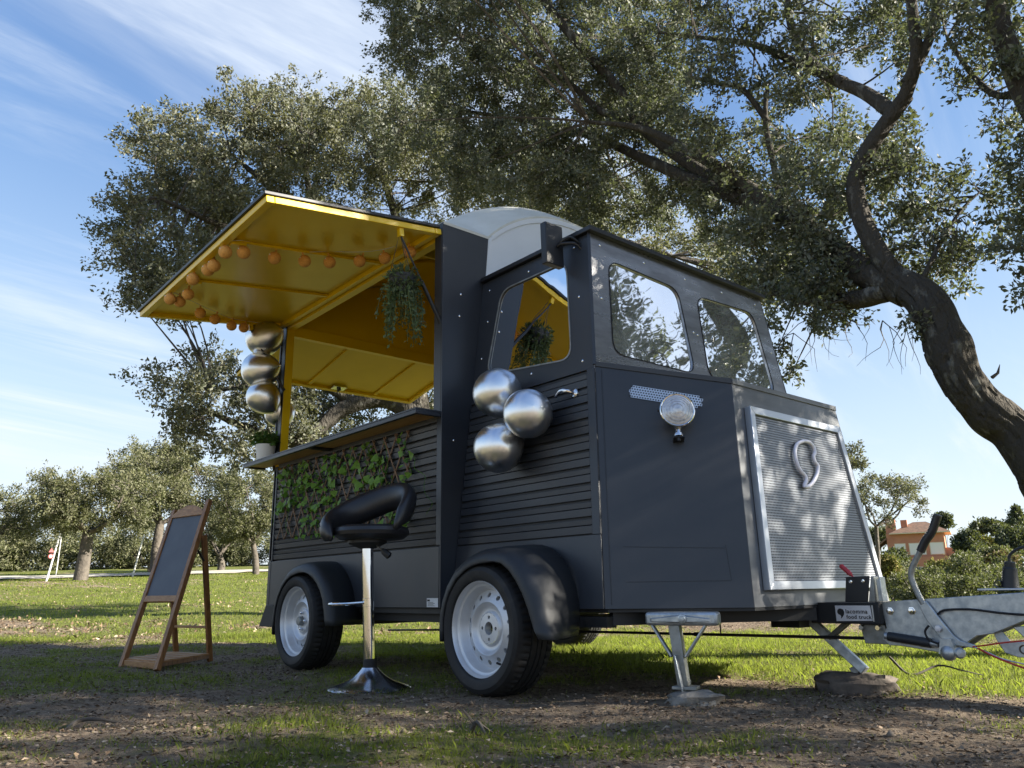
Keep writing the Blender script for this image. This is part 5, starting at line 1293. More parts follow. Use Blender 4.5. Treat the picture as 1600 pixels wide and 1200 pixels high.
def crown(root, name_leaf, blobs, nodes, leaf, dens, rg, twigs=6, br_r=.012, asp=.5, mat_twig='twig', sides=4, clump=.05):
    """leaf masses round the given centres, each carried by a branch from the nearest limb node"""
    off = np.array(root.location); NP = np.array([p for p, r in nodes]); PP, DD, SS = [], [], []; tw = MB()
    for (c, r) in blobs:
        c = np.array(c, float); j = int(np.argmin(np.linalg.norm(NP - c, axis=1) + .25 * np.abs(NP[:, 2] - c[2] + .4))); s0 = NP[j]; dvec = c - s0; dl = np.linalg.norm(dvec)
        mid = s0 + dvec * .5 + rg.normal(0, .10 * dl, 3) + np.array([0, 0, .06 * dl])
        r0 = min(br_r * (1 + dl * .55), nodes[j][1] * .8 + .004)
        if br_r > 0: tw.tube(bez(s0, mid, c, 6 if sides > 3 else 4), list(np.linspace(r0, br_r * .45, 6 if sides > 3 else 4)), sides, False)
        k = max(3, int(twigs)); axes = rg.normal(0, 1, (k, 3)); axes[:, 2] = axes[:, 2] * .75 + .1; axes /= np.linalg.norm(axes, axis=1)[:, None]
        n = int(dens * r * r); ms = 5; per = max(3, n // (k * ms)); sg = .55 * leaf + clump * r
        for a in axes:
            L_t = r * rg.uniform(.6, 1.15); e = c + a * L_t; bend = c + a * L_t * .55 + rg.normal(0, .16 * r, 3)
            if br_r > 0: tw.tube([c, bend, e], [br_r * .42, br_r * .3, br_r * .15], 3, False)
            for j_ in range(ms):
                t = rg.uniform(.25, 1.0) if j_ else 1.0
                q0 = (1 - t) ** 2 * c + 2 * t * (1 - t) * bend + t * t * e
                sd = a * .7 + rg.normal(0, .7, 3) + np.array([0, 0, .12]); sd /= np.linalg.norm(sd); q1 = q0 + sd * r * rg.uniform(.12, .38)
                if br_r > 0 and sides > 3: tw.tube([q0, q1], [br_r * .2, br_r * .1], 3, False)
                m_ = int(per * rg.uniform(.5, 1.5)) + 1
                al = rg.uniform(0, 1, m_) ** .6
                PP.append(q0 + (q1 - q0) * al[:, None] + rg.normal(0, sg, (m_, 3)) * .8); DD.append(np.tile(sd, (m_, 1)) * .9); SS.append(leaf * rg.uniform(.6, 1.25, m_))
    P = np.concatenate(PP) - off; D_ = np.concatenate(DD); S_ = np.concatenate(SS)
    V = leaf_quads(P, D_, S_, rg, asp)
    c_ = quads_mesh('crown', V, name_leaf, root)
    if tw.v:
        t_ = tw.build('branches', mat_twig, root, smooth=0)
        if sides == 3: t_['kind'] = 'stuff'
    return c_
def nodes_of(*limbs):
    return [(p, r) for P, R in limbs for p, r in zip(P, R)]
# --- the leaning oak right of the trailer
O1 = thing('oak_tree', 'big leaning holm oak whose dark trunk rises at the right edge', 'tree', (4.13, 3.77, 0.16))
b = MB()
ls = []
tr1 = [(4.18, 3.79, 0.06), (4.23, 3.75, 0.70), (4.11, 3.66, 1.12), (3.98, 3.63, 1.45), (3.84, 3.53, 1.65), (3.74, 3.44, 1.90), (3.68, 3.43, 2.25), (3.59, 3.44, 2.53), (3.40, 3.43, 2.78)]
P = smooth_path(tr1, 22); m = len(P); rr = np.interp(np.linspace(0, 1, m), [0, .25, .45, .62, .72, .85, 1], [.22, .168, .148, .142, .150, .142, .105])
rr = [q * (1 + .03 * math.sin(i * .17) + .025 * math.sin(i * .31 + 1)) for i, q in enumerate(rr)]
bark_tube(b, P, rr, 56, 2, .09); ls.append((P, rr))
ls.append(limb(b, [(3.48, 3.46, 2.64), (3.12, 3.52, 2.96), (2.73, 3.67, 3.43), (2.23, 3.75, 3.95), (1.52, 3.78, 4.51), (0.81, 3.76, 5.13), (0.12, 3.69, 5.73), (-0.72, 3.42, 6.27), (-1.88, 2.94, 6.86)], .125, .022, 12))
ls.append(limb(b, [(2.64, 3.69, 3.53), (2.14, 3.70, 4.14), (1.58, 3.58, 4.78), (1.09, 3.34, 5.22), (0.61, 3.06, 5.43)], .085, .02, 8))
ls.append(limb(b, [(3.43, 3.44, 2.73), (3.30, 3.39, 3.09), (3.23, 3.36, 3.50), (3.30, 3.38, 3.80), (3.52, 3.47, 4.11), (3.67, 3.53, 4.29)], .080, .062, 12))
ls.append(limb(b, [(3.64, 3.52, 4.24), (3.81, 3.47, 4.54), (3.87, 3.38, 4.91), (3.93, 3.30, 5.46), (4.01, 3.22, 6.31)], .056, .03, 10))
ls.append(limb(b, [(3.70, 3.48, 4.37), (3.92, 3.50, 4.67), (4.09, 3.55, 5.19), (4.28, 3.60, 5.83)], .045, .025, 8))
ls.append(limb(b, [(3.56, 3.49, 4.18), (3.32, 3.61, 4.55), (3.02, 3.70, 4.91), (2.74, 3.79, 5.40), (2.62, 3.85, 5.95), (2.62, 3.96, 6.78), (2.57, 3.93, 7.97)], .062, .022, 10))
ls.append(limb(b, [(3.15, 3.65, 4.76), (2.71, 3.78, 5.27), (2.22, 3.86, 5.83), (1.69, 3.89, 6.25), (1.07, 3.83, 6.69)], .05, .015, 8))
ls.append(limb(b, [(3.32, 3.45, 2.69), (3.07, 3.50, 2.71), (2.76, 3.58, 2.81), (2.45, 3.53, 2.96), (2.23, 3.52, 3.10)], .085, .05, 10))
ls.append(limb(b, [(1.83, 3.86, 4.33), (1.40, 3.82, 4.79), (0.80, 3.75, 5.54), (0.55, 3.68, 6.14), (0.15, 3.45, 6.90), (-0.21, 3.23, 7.67), (-0.61, 2.95, 8.88)], .075, .045, 10))
ls.append(limb(b, [(0.73, 3.69, 5.68), (0.32, 3.60, 5.94), (-0.09, 3.50, 6.51), (-0.69, 3.31, 7.05), (-1.61, 2.96, 7.84)], .05, .02, 8))
ls.append(limb(b, [(2.39, 3.73, 3.78), (2.41, 3.62, 4.26), (2.43, 3.52, 4.69), (2.48, 3.55, 5.09)], .036, .02, 8))
ls.append(limb(b, [(2.45, 3.53, 4.68), (2.28, 3.43, 5.08), (2.03, 3.40, 5.27), (1.72, 3.43, 5.54)], .03, .015, 6))
ls.append(limb(b, [(3.61, 3.40, 2.67), (3.73, 3.55, 2.98), (3.86, 3.69, 3.24), (3.97, 3.83, 3.40)], .022, .008, 6))
b.build('trunk', 'bark', O1, smooth=60)
b = MB(); q = np.array((4.00, 3.27, 1.81)); b.tube([q, q + (.03, .03, .03), q + (.045, .05, .09)], [.014, .010, .002], 6); b.build('broken_twig', 'twig', O1)
rg = rng(31); nd1 = nodes_of(*ls)
crown(O1, 'oak_leaf', [((-0.57, 6.13, 7.82), 0.37), ((-1.38, 4.73, 8.24), 0.39), ((-0.70, 5.74, 7.57), 0.44), ((-2.39, 4.48, 6.83), 0.42), ((0.89, 4.13, 4.73), 0.46), ((-0.84, 4.66, 5.58), 0.38), ((-1.05, 3.73, 7.08), 0.51), ((-1.50, 3.30, 8.27), 0.46), ((0.70, 4.34, 6.07), 0.51), ((-1.02, 3.65, 6.32), 0.39), ((0.14, 3.57, 5.38), 0.43), ((-0.74, 2.76, 7.69), 0.51), ((-0.31, 5.41, 7.91), 0.37), ((-0.39, 5.66, 7.40), 0.40), ((-2.51, 4.27, 8.83), 0.43), ((-2.00, 4.54, 5.96), 0.42), ((-0.60, 2.37, 5.16), 0.42), ((0.53, 4.08, 4.90), 0.37), ((0.32, 3.92, 5.95), 0.44), ((-0.05, 2.93, 5.45), 0.46), ((-1.00, 3.00, 6.71), 0.46), ((-2.07, 2.27, 7.44), 0.38), ((-0.55, 4.23, 7.06), 0.46), ((1.01, 3.90, 5.69), 0.38), ((-0.99, 4.91, 8.33), 0.44), ((-0.62, 2.72, 5.53), 0.41), ((-2.61, 3.82, 8.36), 0.49), ((0.87, 3.45, 5.44), 0.41), ((-0.75, 3.43, 5.29), 0.45), ((-0.57, 5.58, 5.66), 0.42), ((0.26, 3.13, 5.16), 0.49), ((-2.59, 3.46, 7.63), 0.52), ((-0.25, 4.05, 5.52), 0.48), ((-2.03, 3.89, 5.87), 0.42), ((-0.97, 5.62, 9.90), 0.47), ((-2.21, 3.72, 7.06), 0.46), ((0.48, 4.38, 6.81), 0.42), ((-1.71, 5.14, 6.77), 0.47), ((-0.82, 1.58, 5.55), 0.47), ((-0.47, 6.16, 10.09), 0.39), ((0.22, 4.46, 7.46), 0.38), ((-0.51, 4.78, 8.84), 0.40), ((0.06, 5.10, 8.58), 0.50), ((-1.65, 4.50, 6.99), 0.47), ((-0.82, 5.68, 9.08), 0.44), ((-0.26, 5.42, 6.56), 0.51), ((-0.92, 2.55, 5.32), 0.43), ((0.76, 4.55, 5.67), 0.44), ((-0.93, 2.37, 5.94), 0.47), ((-0.67, 2.55, 8.05), 0.49), ((-3.18, 3.50, 9.32), 0.43), ((0.52, 3.52, 7.88), 0.40), ((-2.09, 3.66, 6.47), 0.51), ((-0.46, 2.71, 6.56), 0.50), ((-0.98, 5.26, 7.19), 0.47), ((-1.27, 2.60, 8.44), 0.39), ((-0.35, 4.66, 5.66), 0.48), ((-0.01, 5.49, 7.52), 0.51), ((-1.68, 2.85, 8.79), 0.50), ((-2.06, 4.85, 9.53), 0.44), ((-1.04, 3.42, 8.65), 0.52), ((-0.45, 4.36, 8.49), 0.50), ((-0.92, 2.86, 5.80), 0.46), ((-0.00, 4.00, 6.45), 0.48), ((-2.72, 3.02, 8.42), 0.44), ((-3.15, 3.08, 7.14), 0.39), ((-1.53, 2.83, 8.28), 0.43), ((-0.09, 2.88, 6.08), 0.40), ((-1.81, 4.03, 7.60), 0.41), ((0.47, 3.17, 4.70), 0.52), ((-0.13, 2.70, 4.79), 0.41), ((-1.87, 4.85, 7.70), 0.41), ((-2.07, 3.08, 9.51), 0.40), ((-1.07, 3.79, 8.95), 0.38), ((-0.46, 2.06, 7.48), 0.50), ((-0.27, 3.42, 5.64), 0.48), ((-0.45, 4.92, 7.17), 0.36), ((-1.04, 3.07, 7.45), 0.51), ((0.12, 3.34, 4.64), 0.42), ((-2.98, 3.59, 8.67), 0.48), ((-0.49, 3.84, 5.08), 0.49), ((-2.75, 3.68, 9.10), 0.49), ((-0.25, 3.72, 7.93), 0.51), ((-0.53, 3.07, 8.22), 0.45), ((0.54, 4.14, 6.52), 0.49), ((-0.22, 5.11, 7.41), 0.43), ((1.13, 3.64, 6.27), 0.43), ((0.17, 3.56, 7.40), 0.42), ((-0.61, 5.22, 6.92), 0.44), ((0.06, 2.99, 6.66), 0.46), ((-1.61, 5.02, 8.73), 0.51), ((-0.55, 3.70, 5.73), 0.41), ((-2.09, 2.45, 8.61), 0.42), ((-2.12, 2.22, 8.24), 0.37), ((-3.22, 3.08, 8.36), 0.37), ((-2.03, 3.98, 9.09), 0.44), ((0.70, 4.16, 5.28), 0.52), ((0.35, 3.33, 6.53), 0.44), ((-2.52, 2.56, 8.95), 0.48), ((0.00, 4.42, 6.38), 0.48), ((-1.32, 4.19, 7.06), 0.43), ((-0.76, 2.45, 7.25), 0.36), ((-0.42, 5.12, 5.44), 0.41), ((-1.27, 3.36, 5.82), 0.42), ((0.60, 3.63, 6.89), 0.42), ((-2.75, 2.94, 8.91), 0.38), ((-2.10, 4.83, 8.89), 0.48), ((0.33, 5.23, 8.90), 0.39), ((-0.86, 4.96, 9.74), 0.45), ((-1.02, 4.53, 7.48), 0.49), ((-1.32, 1.82, 6.93), 0.43), ((-0.87, 1.91, 7.43), 0.46), ((-0.41, 3.69, 8.51), 0.37), ((-0.48, 5.28, 9.26), 0.41), ((-0.75, 4.52, 6.17), 0.44), ((-0.85, 4.66, 9.02), 0.38), ((-1.16, 3.23, 6.99), 0.48), ((0.71, 4.70, 7.56), 0.39), ((0.25, 4.48, 7.94), 0.42), ((-1.44, 2.55, 6.54), 0.51), ((2.78, 3.31, 3.79), 0.35), ((2.76, 4.40, 5.64), 0.22), ((1.76, 3.69, 4.39), 0.36), ((3.21, 5.17, 6.44), 0.33), ((2.13, 3.55, 6.19), 0.35), ((2.28, 4.06, 4.88), 0.32), ((2.15, 4.98, 7.27), 0.31), ((1.12, 4.34, 7.05), 0.37), ((2.65, 4.12, 5.34), 0.27), ((2.79, 3.56, 4.16), 0.38), ((1.91, 4.12, 6.87), 0.28), ((3.15, 4.56, 5.90), 0.24), ((3.04, 5.35, 6.17), 0.26), ((2.39, 5.09, 5.67), 0.28), ((2.92, 3.53, 3.28), 0.30), ((3.63, 3.89, 4.95), 0.32), ((3.02, 3.40, 5.30), 0.28), ((1.52, 4.06, 5.03), 0.33), ((2.86, 4.99, 4.56), 0.37), ((2.20, 3.88, 3.96), 0.29), ((2.33, 4.42, 4.04), 0.29), ((3.22, 4.54, 5.61), 0.30), ((1.53, 4.44, 6.85), 0.24), ((3.08, 4.07, 3.84), 0.23), ((2.39, 3.39, 3.57), 0.27), ((2.41, 4.81, 4.36), 0.37), ((1.38, 3.91, 4.53), 0.30), ((2.08, 3.67, 3.74), 0.33), ((1.76, 4.83, 5.79), 0.26), ((3.16, 5.40, 6.76), 0.32), ((1.89, 4.41, 4.22), 0.38), ((3.28, 4.03, 4.47), 0.38), ((2.76, 3.41, 3.52), 0.27), ((1.94, 3.66, 4.14), 0.35), ((2.42, 3.80, 5.41), 0.26), ((2.39, 5.00, 5.25), 0.28), ((1.19, 4.43, 4.22), 0.31), ((1.93, 3.21, 4.78), 0.28), ((2.52, 4.24, 6.60), 0.30), ((2.45, 3.10, 5.50), 0.24), ((3.42, 4.49, 6.22), 0.25), ((2.69, 4.40, 3.95), 0.33), ((2.09, 2.98, 6.05), 0.26), ((1.05, 4.09, 4.67), 0.34), ((1.90, 4.19, 5.59), 0.25), ((2.10, 3.96, 4.37), 0.28), ((2.46, 5.00, 6.55), 0.27), ((3.26, 3.82, 3.95), 0.22), ((2.28, 3.24, 5.11), 0.25), ((3.05, 3.50, 3.66), 0.35), ((2.61, 4.25, 4.72), 0.24), ((2.06, 3.24, 5.49), 0.29), ((2.11, 4.34, 3.63), 0.37), ((3.24, 5.01, 6.16), 0.32), ((2.66, 3.48, 5.69), 0.32), ((2.15, 4.58, 4.76), 0.29), ((3.85, 4.36, 5.96), 0.37), ((2.45, 4.73, 4.92), 0.27), ((2.85, 3.49, 4.84), 0.28), ((3.51, 3.77, 3.80), 0.31), ((1.55, 4.42, 4.77), 0.28), ((3.53, 4.05, 5.87), 0.28), ((2.14, 4.84, 5.66), 0.26), ((1.65, 3.89, 3.96), 0.32), ((2.04, 4.67, 5.09), 0.25), ((2.49, 4.32, 5.82), 0.27), ((2.23, 2.97, 5.12), 0.28), ((2.05, 3.25, 4.52), 0.38), ((2.78, 5.27, 6.34), 0.35), ((1.28, 4.29, 4.98), 0.22), ((3.37, 3.91, 3.83), 0.25), ((3.53, 3.46, 3.70), 0.23), ((3.37, 4.21, 3.57), 0.24), ((3.54, 3.97, 3.48), 0.29), ((3.51, 4.07, 2.95), 0.26), ((3.73, 3.91, 3.09), 0.20), ((3.86, 4.15, 3.61), 0.25), ((3.38, 4.27, 3.20), 0.25), ((3.83, 3.50, 3.00), 0.21), ((3.17, 4.17, 3.13), 0.24), ((4.00, 4.07, 3.24), 0.26), ((3.71, 3.68, 3.34), 0.25), ((3.82, 3.95, 2.91), 0.29), ((3.37, 3.61, 3.07), 0.20), ((2.70, 3.07, 2.66), 0.17), ((2.97, 3.61, 2.84), 0.17), ((2.90, 3.29, 2.86), 0.22), ((2.51, 3.14, 2.83), 0.18), ((2.15, 3.37, 3.19), 0.22), ((2.68, 3.96, 2.81), 0.21), ((2.87, 3.08, 2.54), 0.20), ((2.79, 3.68, 2.84), 0.22), ((2.72, 3.27, 2.92), 0.19), ((2.75, 3.59, 2.67), 0.18), ((2.18, 3.65, 3.20), 0.23), ((2.50, 3.70, 2.96), 0.17), ((2.43, 3.60, 3.03), 0.24), ((2.01, 4.02, 3.53), 0.26), ((2.51, 3.66, 3.39), 0.28), ((2.55, 4.00, 3.09), 0.28), ((2.90, 3.48, 2.81), 0.31), ((2.80, 3.70, 3.00), 0.24), ((2.27, 3.32, 3.44), 0.27), ((2.22, 3.41, 3.68), 0.24), ((2.04, 3.68, 3.80), 0.23), ((2.22, 3.48, 3.10), 0.24), ((2.33, 3.98, 3.60), 0.31), ((2.18, 4.04, 3.24), 0.22), ((2.88, 3.43, 3.05), 0.24), ((2.65, 3.48, 3.17), 0.25), ((2.47, 3.43, 2.22), 0.11), ((2.28, 3.44, 2.68), 0.16), ((2.34, 3.47, 2.47), 0.10), ((3.57, 3.28, 2.34), 0.12)], nd1, .050, 7000, rg, 9, .008)
def on_frame(c):
    f_, r_ = (c[0] - C2[0]) * FH[0] + (c[1] - C2[1]) * FH[1], (c[0] - C2[0]) * RH[0] + (c[1] - C2[1]) * RH[1]
    return r_ < .86 * f_ + .3
SD = np.array(SUN_DIR)
rg = rng(34); bl1 = []
while len(bl1) < 34:  # unseen leaf masses set along sun rays to shade the box front
    c = np.array([rg.uniform(2.1, 2.3), rg.uniform(.0, 1.5), rg.uniform(2.1, 3.0)]) + SD * rg.uniform(6.0, 9.0)
    if not on_frame(c): bl1.append((c, rg.uniform(.36, .5)))
while len(bl1) < 130:                                  # the crown's unseen far side, shaped along sun rays to shade the trailer
    c = np.array([rg.uniform(2.2, 3.7), rg.uniform(.0, 2.1), rg.uniform(1.0, 2.9)]) + SD * rg.uniform(4.6, 8.6)
    if not on_frame(c): bl1.append((c, rg.uniform(.36, .54)))
b = MB(); ls2 = [limb(b, [(4.12, 3.76, .5), (4.9, 4.0, 1.7), (6.0, 4.3, 3.3), (7.3, 4.6, 4.4), (8.6, 4.6, 5.0)], .13, .04)]; b.build('limb', 'bark', O1, smooth=60)
crown(O1, 'oak_leaf', bl1 + [((2.01, 3.29, 9.68), 0.45), ((0.95, 5.15, 11.42), 0.60), ((0.05, 0.61, 8.84), 0.45), ((-1.39, 2.98, 12.46), 0.56), ((1.16, 5.10, 12.36), 0.45), ((4.80, 3.12, 4.80), 0.46), ((2.21, 3.83, 8.16), 0.57), ((4.11, 5.05, 9.45), 0.47), ((4.50, 5.28, 6.60), 0.51), ((3.18, 5.03, 10.68), 0.47), ((0.39, 4.02, 10.96), 0.50), ((0.59, 2.87, 10.27), 0.46), ((2.80, 4.71, 9.98), 0.59), ((4.01, 5.59, 9.65), 0.54), ((0.54, -0.29, 8.22), 0.50), ((0.40, 2.76, 9.59), 0.50), ((3.98, 6.50, 8.20), 0.56), ((2.73, 2.07, 6.64), 0.53), ((-1.67, 2.47, 8.96), 0.49), ((1.87, 4.81, 8.84), 0.55), ((2.01, 3.12, 6.86), 0.45), ((4.33, 2.60, 4.96), 0.52), ((1.96, 5.33, 11.35), 0.47), ((1.37, 5.08, 8.66), 0.47), ((0.61, 1.75, 10.25), 0.62), ((1.63, 2.42, 8.26), 0.56), ((-0.38, 1.18, 8.14), 0.56), ((3.69, 3.76, 7.65), 0.58), ((0.88, 3.60, 9.67), 0.49), ((3.92, 6.59, 10.98), 0.56), ((-1.25, 2.65, 9.62), 0.53), ((3.06, 4.23, 9.91), 0.61), ((4.28, 2.59, 6.36), 0.52), ((4.13, 6.65, 7.79), 0.46), ((-1.59, 3.21, 9.57), 0.53), ((4.13, 6.48, 9.43), 0.45), ((3.38, 6.24, 11.27), 0.53), ((3.53, 5.27, 10.39), 0.47), ((0.65, 4.42, 10.46), 0.52), ((1.10, 0.02, 6.33), 0.47), ((3.84, 3.91, 6.72), 0.59), ((1.05, 0.57, 6.35), 0.60), ((2.89, 2.81, 7.69), 0.47), ((0.46, 3.33, 8.96), 0.53), ((0.70, 1.14, 6.67), 0.49), ((3.52, 3.89, 7.23), 0.50), ((4.98, 3.00, 5.47), 0.50), ((4.94, 5.06, 8.35), 0.45), ((3.54, 5.64, 9.27), 0.59), ((3.09, 3.31, 8.95), 0.52), ((4.17, 3.22, 7.05), 0.48), ((0.65, 5.23, 9.93), 0.55), ((3.78, 5.00, 6.60), 0.61), ((1.80, 3.77, 8.91), 0.48), ((4.91, 5.70, 7.98), 0.52), ((-0.27, 3.67, 10.00), 0.48), ((2.94, 5.03, 9.17), 0.57), ((1.77, 2.96, 7.87), 0.62), ((3.13, 6.03, 11.68), 0.59), ((1.99, 2.13, 7.80), 0.62)], nodes_of(*ls2) + nd1, .075, 1900, rg, 9, .010)
# bare hanging twigs below the fork
b = MB()
for base in [(2.51, 3.45, 2.56), (2.79, 3.48, 2.66), (3.05, 3.38, 2.51), (3.29, 3.38, 2.44), (3.45, 3.34, 2.39), (3.62, 3.40, 2.46), (2.89, 3.42, 2.68), (2.66, 3.41, 2.63), (3.69, 3.32, 3.03), (3.94, 3.40, 3.06)]:
    for k in range(4):
        p = np.array(base); pts = [p]; v = rg.normal(0, .5, 3); v[2] = -.3
        for j in range(6): v = v * .8 + rg.normal(0, .22, 3) + np.array([0, 0, -.16]); p = p + nrm(v) * .075; pts.append(p)
        b.tube(pts, list(np.linspace(.0045, .0012, len(pts))), 3, False)
tag(b.build('bare_twigs', 'twig', O1, smooth=0), kind='stuff')
# --- second oak, behind the trailer
O2 = thing('oak_tree', 'wide holm oak standing behind the trailer, crown spreading left over the yellow hatch', 'tree', (-5.01, 5.10, 0.71))
b = MB(); ls = []
ls.append(limb(b, [(-5.01, 5.10, 0.46), (-5.07, 5.01, 1.54), (-5.08, 4.82, 2.60), (-5.09, 4.63, 3.46), (-5.17, 4.50, 4.36), (-5.57, 4.23, 5.48), (-6.20, 3.49, 6.48), (-6.73, 2.56, 7.55), (-7.11, 1.83, 8.23)], .34, .03, 12))
ls.append(limb(b, [(-5.07, 4.65, 3.35), (-5.30, 4.10, 3.63), (-5.54, 3.46, 3.39), (-5.64, 2.81, 2.80), (-5.76, 2.02, 2.93), (-5.89, 1.37, 3.17)], .20, .03, 10))
ls.append(limb(b, [(-5.46, 3.71, 3.47), (-5.62, 3.08, 3.78), (-5.77, 2.28, 3.68), (-5.97, 1.46, 3.49)], .11, .03, 8))
ls.append(limb(b, [(-5.13, 4.55, 4.14), (-4.80, 5.05, 5.44), (-4.01, 5.73, 6.45), (-3.01, 6.51, 6.56), (-1.79, 7.56, 5.93)], .18, .04, 10))
ls.append(limb(b, [(-5.57, 4.23, 5.48), (-5.79, 4.64, 6.79), (-6.30, 4.56, 8.32), (-6.83, 4.24, 9.75)], .14, .03, 8))
ls.append(limb(b, [(-5.90, 3.86, 6.10), (-6.20, 2.53, 6.21), (-6.39, 1.48, 6.44), (-6.44, 0.56, 6.63)], .12, .03, 8))
ls.append(limb(b, [(-6.31, 3.28, 6.71), (-6.42, 3.02, 7.83), (-6.58, 2.91, 8.94)], .08, .025, 8))
b.build('trunk', 'bark', O2, smooth=60)
rg = rng(32)
